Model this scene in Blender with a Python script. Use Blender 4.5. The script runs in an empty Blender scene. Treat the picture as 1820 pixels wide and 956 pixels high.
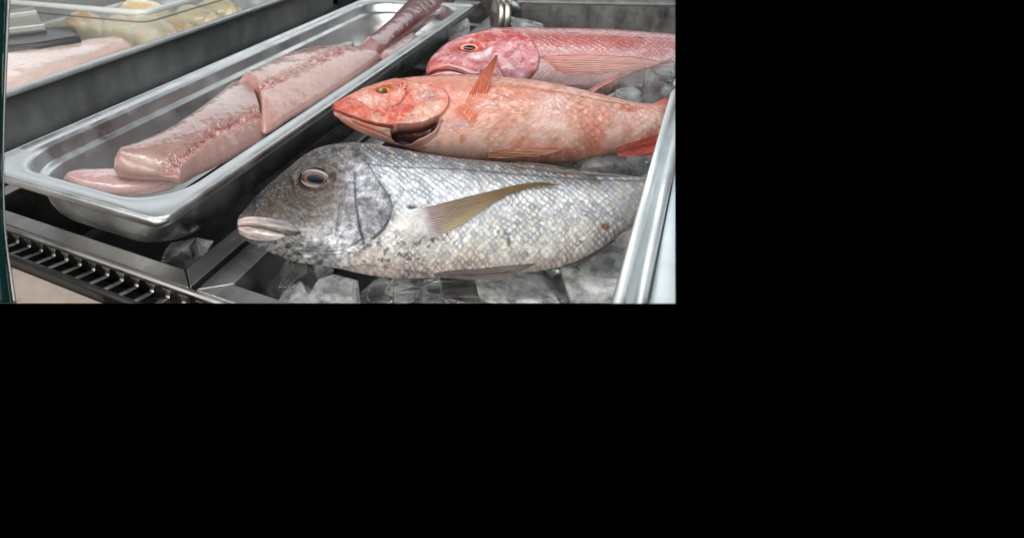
import bpy, bmesh, math, random
import numpy as np
from mathutils import Matrix, Vector

random.seed(7)
SC = bpy.context.scene
COL = SC.collection
FRAME = 'C'

# ------------------------------------------------------------------ calibration of the photographed case
PP = np.array([600.0, 270.0]); FPX = 1039.686; CAMH = 0.36
RM = np.array([[0.88178317, 0.16565291, -0.44160792],
               [0.46969437, -0.39369205, 0.79018591],
               [-0.04296093, -0.90419339, -0.42495726]])     # camera (right, down, forward) -> case axes
EYE = np.array([0, 0, CAMH])
RIGHT = np.array([0.8826, 0.4701, 0.0]); FWD = np.array([-0.4701, 0.8826, 0.0]); UP = np.array([0, 0, 1.0])


def rays(px):
    px = np.asarray(px, float).reshape(-1, 2)
    return np.c_[px - PP, np.full(len(px), FPX)] @ RM.T


def at_z(px, z):
    d = rays(px)
    return EYE + d * ((z - CAMH) / d[:, 2])[:, None]


def project(p):
    c = (np.asarray(p) - EYE) @ RM
    return c[:, :2] / c[:, 2:3] * FPX + PP


# ------------------------------------------------------------------ numpy toolkit
def hsh(ix, iy, seed=0):
    a = (ix.astype(np.int64) * 374761393 + iy.astype(np.int64) * 668265263 + seed * 1274126177) & 0xffffffff
    a = ((a ^ (a >> 13)) * 1274126177) & 0xffffffff
    a = (a ^ (a >> 16)) & 0xffff
    return a / 65535.0


def vnoise(x, y, seed=0):
    ix = np.floor(x); iy = np.floor(y); fx = x - ix; fy = y - iy
    fx = fx * fx * (3 - 2 * fx); fy = fy * fy * (3 - 2 * fy)
    a = hsh(ix, iy, seed); b = hsh(ix + 1, iy, seed); c = hsh(ix, iy + 1, seed); d = hsh(ix + 1, iy + 1, seed)
    return (a * (1 - fx) + b * fx) * (1 - fy) + (c * (1 - fx) + d * fx) * fy


def fbm(x, y, seed=0, oct=4):
    s = 0; a = 0.5; n = 0
    for k in range(oct):
        s = s + a * vnoise(x * 2 ** k, y * 2 ** k, seed + k * 17); n += a; a *= 0.55
    return s / n


def sm(a, b, x):
    t = np.clip((x - a) / (b - a), 0, 1)
    return t * t * (3 - 2 * t)


def seg_d(P, line):
    line = np.asarray(line, float); best = np.full(len(P), 1e9)
    for a, b in zip(line[:-1], line[1:]):
        ab = b - a; t = np.clip(((P - a) @ ab) / max(ab @ ab, 1e-9), 0, 1)
        best = np.minimum(best, np.linalg.norm(P - a - t[:, None] * ab, axis=1))
    return best


def inside(P, poly):
    poly = np.asarray(poly, float); c = np.zeros(len(P), bool); j = len(poly) - 1
    for i in range(len(poly)):
        xi, yi = poly[i]; xj, yj = poly[j]
        cond = ((yi > P[:, 1]) != (yj > P[:, 1])) & (P[:, 0] < (xj - xi) * (P[:, 1] - yi) / ((yj - yi) or 1e-9) + xi)
        c ^= cond; j = i
    return c


def sd(P, poly):                       # > 0 inside
    poly = list(poly)
    d = seg_d(P, poly + [poly[0]])
    return np.where(inside(P, poly), d, -d)


def soft(P, poly, w):                  # 0..1 mask with a soft border
    return sm(-w, w, sd(P, poly))


def ell(P, cx, cy, rx, ry, w=0.35):
    q = np.hypot((P[:, 0] - cx) / rx, (P[:, 1] - cy) / ry)
    return 1 - sm(1 - w, 1 + w, q)


def cn(n, k=2.4):                    # stretch the contrast of a noise
    return np.clip((n - 0.5) * k + 0.5, 0, 1)


def mix(c, col, m):
    return c + (np.asarray(col, float) - c) * np.asarray(m)[:, None]


def spline(pts, n, by_x=False):
    pts = np.asarray(pts, float)
    if by_x:
        k = pts[:, 0]
    else:
        k = np.r_[0, np.cumsum(np.linalg.norm(np.diff(pts, axis=0), axis=1))]
    q = np.linspace(k[0], k[-1], n) if np.isscalar(n) else k[0] + (k[-1] - k[0]) * np.asarray(n)
    m = np.zeros_like(pts)
    dk = np.diff(k)[:, None]; sl = np.diff(pts, axis=0) / dk
    m[1:-1] = (sl[:-1] * dk[1:] + sl[1:] * dk[:-1]) / (dk[1:] + dk[:-1]); m[0] = sl[0]; m[-1] = sl[-1]
    i = np.clip(np.searchsorted(k, q, side='right') - 1, 0, len(k) - 2)
    h = (k[i + 1] - k[i]); t = (q - k[i]) / h
    t = t[:, None]; h = h[:, None]
    return ((2 * t**3 - 3 * t**2 + 1) * pts[i] + (t**3 - 2 * t**2 + t) * h * m[i]
            + (-2 * t**3 + 3 * t**2) * pts[i + 1] + (t**3 - t**2) * h * m[i + 1])


# ------------------------------------------------------------------ objects
HOME = {}                              # world position of every object's origin

def make_mesh(name, verts, faces, mat, parent=None, cols=None, smooth=True, origin=None):
    verts = np.asarray(verts, float)
    if origin is None:
        origin = np.array([verts[:, 0].mean(), verts[:, 1].mean(), verts[:, 2].min()])
    me = bpy.data.meshes.new(name)
    lv = verts - origin
    if isinstance(faces, np.ndarray):
        n, k = faces.shape
        me.vertices.add(len(lv)); me.vertices.foreach_set('co', lv.astype(np.float32).ravel())
        me.loops.add(n * k); me.loops.foreach_set('vertex_index', faces.astype(np.int32).ravel())
        me.polygons.add(n); me.polygons.foreach_set('loop_start', np.arange(0, n * k, k, dtype=np.int32))
        me.update(calc_edges=True)
    else:
        me.from_pydata(lv.tolist(), [], faces)
    if smooth:
        me.polygons.foreach_set('use_smooth', np.ones(len(me.polygons), bool))
    if cols is not None:
        at = me.color_attributes.new('Col', 'FLOAT_COLOR', 'POINT')
        c = np.ones((len(lv), 4), np.float32); c[:, :3] = np.clip(cols, 0, 1)
        at.data.foreach_set('color', c.ravel())
    me.validate(); me.update()
    me.materials.append(mat)
    o = bpy.data.objects.new(name, me); COL.objects.link(o)
    if parent is not None:
        o.parent = parent
        o.location = Vector(origin) - Vector(HOME[parent.name])
    else:
        o.location = origin
    HOME[o.name] = tuple(float(q) for q in origin)
    return o


def tag(o, label, cat=None, group=None, kind=None):
    if label: o['label'] = label
    if cat: o['category'] = cat
    if group: o['group'] = group
    if kind: o['kind'] = kind
    return o


def empty(name, loc, label, cat, group=None):
    o = bpy.data.objects.new(name, None); COL.objects.link(o); o.location = loc
    o.empty_display_size = 0.02; HOME[o.name] = tuple(float(q) for q in loc)
    return tag(o, label, cat, group)


def grid_faces(nu, nv, base=0, flip=False):
    i, j = np.meshgrid(np.arange(nu - 1), np.arange(nv - 1), indexing='ij')
    a = (i * nv + j).ravel() + base
    f = np.c_[a, a + nv, a + nv + 1, a + 1]
    return f[:, ::-1] if flip else f


class Bx:                               # collects boxes / prisms / tubes into one mesh
    def __init__(s): s.v = []; s.f = []

    def add(s, v, f):
        b = len(s.v); s.v += [tuple(p) for p in v]; s.f += [tuple(i + b for i in q) for q in f]; return s

    def box(s, x0, x1, y0, y1, z0, z1):
        v = [(x, y, z) for z in (z0, z1) for y in (y0, y1) for x in (x0, x1)]
        return s.add(v, [(0, 2, 3, 1), (4, 5, 7, 6), (0, 1, 5, 4), (2, 6, 7, 3), (0, 4, 6, 2), (1, 3, 7, 5)])

    def prism(s, poly, z0, z1):         # poly counter-clockwise in x, y
        n = len(poly)
        v = [(x, y, z0) for x, y in poly] + [(x, y, z1) for x, y in poly]
        f = [tuple(range(n))[::-1], tuple(range(n, 2 * n))] + [(i, (i + 1) % n, n + (i + 1) % n, n + i) for i in range(n)]
        return s.add(v, f)

    def sweep(s, prof, path, side):     # closed profile (a along side, b up) swept along a straight path of points
        n = len(prof); side = np.asarray(side, float); v = []
        for p in path:
            for a, b in prof: v.append(tuple(np.asarray(p, float) + side * a + np.array([0, 0, b])))
        f = []
        for k in range(len(path) - 1):
            for i in range(n):
                j = (i + 1) % n
                f.append((k * n + i, k * n + j, (k + 1) * n + j, (k + 1) * n + i))
        f += [tuple(range(n)), tuple(range((len(path) - 1) * n, len(path) * n))[::-1]]
        return s.add(v, f)

    def build(s, name, mat, parent=None, bevel=0.0, smooth=False):
        v = np.array(s.v)
        o = make_mesh(name, v, s.f, mat, parent, smooth=smooth)
        bm = bmesh.new(); bm.from_mesh(o.data); bmesh.ops.recalc_face_normals(bm, faces=bm.faces)
        if bevel:
            bmesh.ops.bevel(bm, geom=[e for e in bm.edges if len(e.link_faces) == 2 and e.calc_face_angle(0) > 0.5], offset=bevel,
                            segments=2, profile=0.6, affect='EDGES')
            for f in bm.faces: f.smooth = f.calc_area() < 12 * bevel * max(bevel, 0.004)
        bm.to_mesh(o.data); bm.free()
        return o


# ------------------------------------------------------------------ materials
def nodes(name):
    m = bpy.data.materials.new(name); m.use_nodes = True
    nt = m.node_tree; b = nt.nodes['Principled BSDF']
    return m, nt, b


def noise_node(nt, scale, detail=3, rough=0.55, stretch=None):
    tc = nt.nodes.new('ShaderNodeTexCoord'); n = nt.nodes.new('ShaderNodeTexNoise')
    n.inputs['Scale'].default_value = scale; n.inputs['Detail'].default_value = detail; n.inputs['Roughness'].default_value = rough
    if stretch:
        mp = nt.nodes.new('ShaderNodeMapping'); mp.inputs['Scale'].default_value = stretch
        nt.links.new(tc.outputs['Object'], mp.inputs['Vector']); nt.links.new(mp.outputs['Vector'], n.inputs['Vector'])
    else:
        nt.links.new(tc.outputs['Object'], n.inputs['Vector'])
    return n


def ramp(nt, src, stops):
    r = nt.nodes.new('ShaderNodeValToRGB'); e = r.color_ramp.elements
    e[0].position = stops[0][0]; e[0].color = (*stops[0][1], 1); e[1].position = stops[-1][0]; e[1].color = (*stops[-1][1], 1)
    for p, c in stops[1:-1]:
        q = e.new(p); q.color = (*c, 1)
    nt.links.new(src, r.inputs['Fac']); return r


def maprange(nt, src, lo, hi, a=0.3, b=0.7):
    r = nt.nodes.new('ShaderNodeMapRange')
    for k, v in zip(('From Min', 'From Max', 'To Min', 'To Max'), (a, b, lo, hi)): r.inputs[k].default_value = v
    nt.links.new(src, r.inputs['Value']); return r


def bump(nt, b, src, dist, strength=0.5):
    n = nt.nodes.new('ShaderNodeBump'); n.inputs['Distance'].default_value = dist; n.inputs['Strength'].default_value = strength
    nt.links.new(src, n.inputs['Height']); nt.links.new(n.outputs['Normal'], b.inputs['Normal'])


def flesh(name, rough=(0.25, 0.5), coat=0.4, metallic=0.0, sss=0.0, bscale=900, bdist=0.0004, alpha=1.0):
    m, nt, b = nodes(name)
    a = nt.nodes.new('ShaderNodeAttribute'); a.attribute_name = 'Col'
    nt.links.new(a.outputs['Color'], b.inputs['Base Color'])
    n = noise_node(nt, bscale, 3)
    r = maprange(nt, n.outputs['Fac'], *rough); nt.links.new(r.outputs['Result'], b.inputs['Roughness'])
    bump(nt, b, n.outputs['Fac'], bdist)
    b.inputs['Metallic'].default_value = metallic
    b.inputs['Coat Weight'].default_value = coat; b.inputs['Coat Roughness'].default_value = 0.07
    if sss:
        b.inputs['Subsurface Weight'].default_value = sss; b.inputs['Subsurface Radius'].default_value = (1, 0.35, 0.25)
        b.inputs['Subsurface Scale'].default_value = 0.008
    b.inputs['Alpha'].default_value = alpha
    return m


def steel(name, col=(0.6, 0.6, 0.6), rough=(0.2, 0.34), stretch=(4, 60, 60), smudge=14, brush=0.00008):
    m, nt, b = nodes(name)
    b.inputs['Metallic'].default_value = 1
    s = noise_node(nt, smudge, 5, 0.6)
    c = ramp(nt, s.outputs['Fac'], [(0.3, tuple(x * 0.82 for x in col)), (0.7, col)])
    nt.links.new(c.outputs['Color'], b.inputs['Base Color'])
    r = maprange(nt, s.outputs['Fac'], *rough); nt.links.new(r.outputs['Result'], b.inputs['Roughness'])
    g = noise_node(nt, 12, 4, 0.6, stretch); bump(nt, b, g.outputs['Fac'], brush, 0.6)
    sp = noise_node(nt, 90, 6, 0.75); spm = maprange(nt, sp.outputs['Fac'], 0.0, 0.22, 0.56, 0.72)      # dried water spots and wipe marks
    wp = noise_node(nt, 9, 3, 0.6, (stretch[1] / 20, stretch[0] / 20, 1)); wpm = maprange(nt, wp.outputs['Fac'], -0.05, 0.10, 0.35, 0.7)
    ad = nt.nodes.new('ShaderNodeMath'); ad.operation = 'ADD'; ad2 = nt.nodes.new('ShaderNodeMath'); ad2.operation = 'ADD'
    nt.links.new(r.outputs['Result'], ad.inputs[0]); nt.links.new(spm.outputs['Result'], ad.inputs[1])
    nt.links.new(ad.outputs[0], ad2.inputs[0]); nt.links.new(wpm.outputs['Result'], ad2.inputs[1]); nt.links.new(ad2.outputs[0], b.inputs['Roughness'])
    return m


def plain(name, col, rough=0.5, spec=0.5, var=0.12, scale=30, bd=0.0002, coat=0.0):
    m, nt, b = nodes(name)
    s = noise_node(nt, scale, 4)
    c = ramp(nt, s.outputs['Fac'], [(0.3, tuple(x * (1 - var) for x in col)), (0.7, tuple(min(1, x * (1 + var)) for x in col))])
    nt.links.new(c.outputs['Color'], b.inputs['Base Color'])
    r = maprange(nt, s.outputs['Fac'], rough * 0.8, rough * 1.2); nt.links.new(r.outputs['Result'], b.inputs['Roughness'])
    b.inputs['Specular IOR Level'].default_value = spec; b.inputs['Coat Weight'].default_value = coat
    bump(nt, b, s.outputs['Fac'], bd)
    return m


def ice_mat(name, lo, hi, rough):
    m, nt, b = nodes(name)
    b.inputs['IOR'].default_value = 1.31; b.inputs['Base Color'].default_value = (0.86, 0.89, 0.89, 1)
    n = noise_node(nt, 48, 5, 0.65)
    t = maprange(nt, n.outputs['Fac'], 1.0 - lo, 1.0 - hi, 0.36, 0.66); nt.links.new(t.outputs['Result'], b.inputs['Transmission Weight'])
    r = maprange(nt, n.outputs['Fac'], *rough); nt.links.new(r.outputs['Result'], b.inputs['Roughness'])
    n2 = noise_node(nt, 110, 4, 0.6); bump(nt, b, n2.outputs['Fac'], 0.0014, 0.5)
    return m


M = {}
M['pan'] = steel('pan_steel', (0.74, 0.76, 0.76), (0.3, 0.46), (60, 3, 60))
M['liftpan'] = steel('lifted_pan_steel', (0.74, 0.77, 0.78), (0.36, 0.55), (60, 3, 60), 7)
M['liftpan'].node_tree.nodes['Principled BSDF'].inputs['Metallic'].default_value = 0.82  # pan steel made part diffuse to lift the far pan's dark wall
M['flange'] = steel('flange_steel', (0.40, 0.395, 0.385), (0.32, 0.46), (3, 60, 60))
M['wall'] = steel('case_steel', (0.42, 0.41, 0.4), (0.28, 0.45), (3, 60, 60))
M['chrome'] = steel('chrome', (0.8, 0.76, 0.68), (0.3, 0.4), (30, 30, 30))
M['black'] = plain('black_plastic', (0.014, 0.014, 0.015), 0.3, 0.5)
M['smoke'] = plain('smoked_plastic', (0.055, 0.056, 0.058), 0.35, 0.5)
M['void'] = plain('dark_recess', (0.007, 0.007, 0.0075), 0.6, 0.3)  # near-black colour stands in for shade in the gaps and behind the grille
m, nt, b = nodes('cream_laminate')
n1_ = noise_node(nt, 38, 4, 0.7); n2_ = noise_node(nt, 5, 2)
r1_ = ramp(nt, n1_.outputs['Fac'], [(0.30, (0.10, 0.085, 0.07)), (0.40, (0.34, 0.28, 0.23)), (0.75, (0.42, 0.355, 0.30))])
nt.links.new(r1_.outputs['Color'], b.inputs['Base Color']); b.inputs['Roughness'].default_value = 0.35
bump(nt, b, n1_.outputs['Fac'], 0.0004)
M['cream'] = m
M['greycard'] = plain('grey_plastic', (0.30, 0.30, 0.275), 0.5, 0.4, 0.06)
M['whiteplastic'] = plain('white_plastic', (0.75, 0.76, 0.74), 0.35, 0.5, 0.03)
M['whiteice'] = plain('white_foam_lining', (0.55, 0.63, 0.67), 0.45, 0.5, 0.10, 26, 0.001)
M['rim'] = steel('satin_rim', (0.74, 0.80, 0.82), (0.4, 0.55), (60, 3, 60))
M['rim'].node_tree.nodes['Principled BSDF'].inputs['Metallic'].default_value = 0.6
M['post'] = plain('green_glass_edge', (0.004, 0.03, 0.026), 0.15, 0.5)
M['skin_silver'] = flesh('silver_fish_skin', (0.32, 0.5), 0.3, 0.1, 0.0, 420, 0.0007)
M['skin_silver'].node_tree.nodes['Principled BSDF'].inputs['Specular IOR Level'].default_value = 0.35
M['skin_red'] = flesh('red_fish_skin', (0.30, 0.50), 0.5, 0.0, 0.12, 420, 0.0007)
M['skin_red'].node_tree.nodes['Principled BSDF'].inputs['Specular IOR Level'].default_value = 0.4
M['fin'] = flesh('fin_membrane', (0.3, 0.5), 0.4, 0.0, 0.0, 500, 0.0004, 0.85)
M['fillet'] = flesh('raw_fillet', (0.24, 0.40), 0.8, 0.0, 0.6, 160, 0.0002)
M['eye'] = flesh('fish_eye', (0.15, 0.25), 0.5, 0.0, 0.0, 300, 0.0)
M['pupil'] = plain('pupil', (0.006, 0.009, 0.015), 0.12, 0.35, 0.1, 30, 0.0, 0.25)
M['ice_clear'] = ice_mat('clear_ice', 0.0, 0.22, (0.0, 0.06))
M['ice_glass'] = ice_mat('glassy_ice', 0.0, 0.15, (0.0, 0.05))
M['ice_frost'] = ice_mat('frosted_ice', 0.10, 0.85, (0.02, 0.25))
m, nt, b = nodes('clear_tub_plastic')
b.inputs['Base Color'].default_value = (0.9, 0.9, 0.87, 1); b.inputs['Transmission Weight'].default_value = 0.8
b.inputs['Transmission Weight'].default_value = 0.0; b.inputs['Roughness'].default_value = 0.25; b.inputs['Alpha'].default_value = 0.26
nn = noise_node(nt, 25, 3); bump(nt, b, nn.outputs['Fac'], 0.0006)
M['tub'] = m


# ------------------------------------------------------------------ flat-lying bodies (fish and fillets)
class Frame:
    """plane in space: O origin, U along the body, V across, W out of the visible flank"""
    def __init__(s, O, U, V):
        s.O = np.asarray(O, float); s.U = U / np.linalg.norm(U); s.V = V - s.U * (V @ s.U); s.V /= np.linalg.norm(s.V)
        s.W = np.cross(s.U, s.V)

    def P(s, px, w=0.0):
        d = rays(px); w = np.broadcast_to(np.asarray(w, float), (len(d),))
        t = (w - (EYE - s.O) @ s.W) / (d @ s.W)
        return EYE + d * t[:, None]


def fish_frame(px, z, tilt, yaw=0.0):
    a = math.radians(yaw); t = math.radians(tilt)
    U = RIGHT * math.cos(a) + FWD * math.sin(a); F = FWD * math.cos(a) - RIGHT * math.sin(a)
    return Frame(at_z([px], z)[0], U, F * math.cos(t) + UP * math.sin(t))


class Slab:
    def __init__(s, name, top, bot, fr, T, mat, paint, nu=300, nt=120, p=2.0, q=2.0, by_x=True, tback=1.0, parent=None, dens=1.0, ends=(0, 0)):
        ss = np.linspace(0, 1, nu) ** dens
        A = spline(top, ss, by_x); B = spline(bot, ss, by_x)
        A3 = fr.P(A); B3 = fr.P(B)
        th = np.linspace(0, np.pi, nt); tt = -np.cos(th)              # denser towards the edges
        tt = 0.35 * tt + 0.65 * np.linspace(-1, 1, nt)
        lam = (tt + 1) / 2
        base = A3[:, None, :] * (1 - lam)[None, :, None] + B3[:, None, :] * lam[None, :, None]
        prof = np.maximum(1 - np.abs(tt) ** p, 0) ** (1 / q)
        Ts = T(ss)
        w = Ts[:, None] * prof[None, :]
        front = base + fr.W * w[..., None]
        S = np.repeat(ss, nt); L = np.tile(lam, nu)
        s.fr = fr; s.front = front.reshape(-1, 3); s.w = w.ravel()
        # the body as drawn from the side: re-seat each point so its outline keeps to the traced flank
        px = project(base.reshape(-1, 3))
        s.px = project(s.front)
        loc = (s.front - fr.O) @ np.c_[fr.U, fr.V]
        col, disp = paint(s.px, S, L, loc)
        edge = np.repeat(np.minimum(1, Ts / max(Ts.max(), 1e-9) * 4), nt) * np.tile(np.minimum(1, prof * 2.2), nu)
        fv = s.front + fr.W * (disp * edge)[:, None]
        bw = -(Ts * tback)[:, None] * prof[None, :]
        back = (base + fr.W * bw[..., None]).reshape(-1, 3)
        n = nu * nt
        F = np.vstack([grid_faces(nu, nt, 0, False), grid_faces(nu, nt, n, True)])
        # weld the shared rim: back vertices at t = +-1 become the front ones
        idx = np.arange(2 * n)
        for k in (0, nt - 1):
            r = np.arange(nu) * nt + k; idx[n + r] = r
        idx[n:n + nt] = np.arange(nt); idx[2 * n - nt:] = np.arange(n - nt, n)
        F = idx[F]
        V = np.vstack([fv, back]); C = np.vstack([col, col])
        keep = np.unique(F); mp = np.zeros(2 * n, int); mp[keep] = np.arange(len(keep))
        s.fv = fv
        sub = np.linspace(0, nu - 1, min(nu, 160)).astype(int)[:, None] * nt + np.linspace(0, nt - 1, min(nt, 60)).astype(int)[None, :]
        sub = sub.ravel(); s.kpx = project(fv)[sub]; s.kw = ((fv - fr.O) @ fr.W)[sub]
        s.obj = make_mesh(name, V[keep], mp[F], mat, parent, C[keep])

    def surf(s, px):
        px = np.asarray(px, float).reshape(-1, 2)
        out = np.zeros(len(px))
        for i in range(0, len(px), 400):
            d = ((px[i:i + 400, None, :] - s.kpx[None]) ** 2).sum(-1)
            out[i:i + 400] = s.kw[d.argmin(1)]
        return out


def fin(name, slab, A, B, parent, c0, c1, rays_n=12, lift=(0.0008, 0.003), w=None, mat=None, n=60, m=50, amp=0.0003, edge=None, streak=0.35, seed=0, dark=0.3, paint=None):
    ss = np.linspace(0, 1, n)
    a = spline(A, ss); b = spline(B, ss)
    r = np.linspace(0, 1, m)
    px = (a[:, None, :] * (1 - r)[None, :, None] + b[:, None, :] * r[None, :, None]).reshape(-1, 2)
    S = np.repeat(ss, m); R = np.tile(r, n)
    if w is None:
        # smooth the carrier's surface along the fin, then lift it off
        ww = slab.surf(px).reshape(n, m)
        for _ in range(6):
            ww[1:-1] = (ww[:-2] + 2 * ww[1:-1] + ww[2:]) / 4; ww[:, 1:-1] = (ww[:, :-2] + 2 * ww[:, 1:-1] + ww[:, 2:]) / 4
        ww = ww.ravel()
    else:
        ww = w[0] + (w[1] - w[0]) * S
    ray = np.cos(R * rays_n * 2 * np.pi)
    up = lift[0] + (lift[1] - lift[0]) * S
    wt = ww + up + amp * ray * np.minimum(1, S * 5)
    th = 0.0007
    P1 = slab.fr.P(px, wt); P2 = P1 - slab.fr.W * th
    col = np.asarray(c0, float)[None] * (1 - S)[:, None] + np.asarray(c1, float)[None] * S[:, None]
    k = 0.5 + 0.5 * ray
    nz = fbm(S * 14, R * rays_n * 2, seed, 3)
    col = col * (1 - dark * (1 - k) * 0.9)[:, None] * (1 + streak * (nz - 0.5) * 2)[:, None]
    if paint is not None: col = paint(col, S, R)
    if edge is not None:
        e = sm(0.86, 1.0, np.maximum(np.abs(R - 0.5) * 2, S)); col = mix(col, edge, e * 0.7)
    N = n * m
    F = [grid_faces(n, m, 0), grid_faces(n, m, N, True)]
    ring = np.r_[np.arange(m), np.arange(1, n) * m + m - 1, (n - 1) * m + np.arange(m - 2, -1, -1), np.arange(n - 2, 0, -1) * m]
    nx = np.roll(ring, -1)
    F.append(np.c_[ring, nx, nx + N, ring + N])
    return make_mesh(name, np.vstack([P1, P2]), np.vstack(F), mat or M['fin'], parent, np.vstack([col, col]))


def dome(name, slab, cx, cy, rx, ry, h, w0, mat, parent, colf=None, n=40, k=14, rot=0.0, ring0=0.0):
    rr = np.linspace(ring0, 1, k); an = np.linspace(0, 2 * np.pi, n, endpoint=False)
    R, A = np.meshgrid(rr, an, indexing='ij')
    X = R * np.cos(A) * rx; Y = R * np.sin(A) * ry
    px = np.c_[(cx + X * math.cos(rot) - Y * math.sin(rot)).ravel(), (cy + X * math.sin(rot) + Y * math.cos(rot)).ravel()]
    w = w0 + h * np.sqrt(np.maximum(1 - R.ravel() ** 2, 0)) - 0.0015 * (R.ravel() > 0.99)
    P = slab.fr.P(px, w)
    i, j = np.meshgrid(np.arange(k - 1), np.arange(n), indexing='ij')
    a = (i * n + j).ravel(); bb = (i * n + (j + 1) % n).ravel()
    F = np.c_[a, a + n, bb + n, bb]
    cols = colf(R.ravel(), A.ravel()) if colf else None
    return make_mesh(name, P, F, mat, parent, cols)


def eye(slab, cx, cy, rx, ry, pr, parent, iris_in, iris_out, rim, h=0.004, sink=0.0, pup=(0, 0)):
    w0 = float(slab.surf([(cx, cy)])[0]) - sink

    def colf(R, A):
        nz = fbm(A * 3, R * 5, 3, 3)
        c = np.asarray(iris_in, float)[None] + (np.asarray(iris_out, float) - np.asarray(iris_in, float))[None] * sm(pr[0] / rx, 0.85, R)[:, None]
        c = c * (0.6 + 0.8 * nz)[:, None]
        q = pr[0] / rx; c = mix(c, np.asarray(iris_in, float) * 1.7, sm(q, q + 0.04, R) * (1 - sm(q + 0.08, q + 0.16, R)))
        return mix(c, rim, sm(0.84, 0.97, R))
    e = dome('eye', slab, cx, cy, rx, ry, h, w0, M['eye'], parent, colf)
    wp = w0 + h * math.sqrt(max(0, 1 - (pup[0] / rx) ** 2 - (pup[1] / ry) ** 2)) - 0.0004
    dome('pupil', slab, cx + pup[0], cy + pup[1], pr[0], pr[1], 0.0012, wp, M['pupil'], e)
    return e


def scales(u, v, su, sv, seed=0, jit=0.35, ang=0.0):
    """imbricate fish scales: height 0..1 rising to each free edge, plus a value per scale"""
    wu = u + (fbm(u / su * 0.35, v / sv * 0.35, seed, 2) - 0.5) * su * jit * 2
    wv = v + (fbm(u / su * 0.35 + 9, v / sv * 0.35, seed + 5, 2) - 0.5) * sv * jit * 2
    wu = wu + (vnoise(u / su * 1.1, v / sv * 1.1, seed + 31) - 0.5) * su * 0.45
    wv = wv + (vnoise(u / su * 1.1 + 40, v / sv * 1.1, seed + 33) - 0.5) * sv * 0.45
    a = wu / su; b2 = wv / sv
    p = a + b2; q = a - b2
    fp = p - np.floor(p); fq = q - np.floor(q)
    e = (fp ** 5 + fq ** 5) ** 0.2
    rnd = hsh(np.floor(p), np.floor(q), seed + 3)
    a1 = (fp + fq) / 2; b1 = fp - fq
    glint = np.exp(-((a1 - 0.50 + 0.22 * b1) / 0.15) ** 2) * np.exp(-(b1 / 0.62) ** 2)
    return e, rnd, glint, hsh(np.floor(p), np.floor(q), seed + 9)


# ================================================================== SEA BREAM
br_top = [(421, 397), (423, 389), (431, 378), (445, 361), (465, 340), (490, 318), (515, 297), (540, 277), (562, 265), (590, 258), (625, 254), (660, 257), (700, 264), (750, 273), (800, 281),
          (850, 286), (900, 290), (950, 295), (1000, 301), (1050, 306), (1100, 311), (1150, 316), (1185, 318), (1230, 318)]
br_bot = [(421, 398), (423, 410), (431, 422), (445, 432), (465, 442), (490, 453), (520, 464), (560, 471), (600, 477), (640, 486), (690, 494), (740, 495), (800, 493), (850, 490), (900, 487), (950, 483),
          (1000, 473), (1040, 459), (1085, 431), (1120, 405), (1155, 385), (1185, 376), (1230, 372)]
fb = fish_frame((700, 493), 0.010, 46)


def br_T(s):
    x = s
    return 0.036 * np.minimum(1, (x / 0.30 + 1e-9)) ** 0.55 * (1 - 0.62 * sm(0.45, 1.0, x)) * np.sqrt(np.minimum(1, (1 - x) / 0.02))


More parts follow.
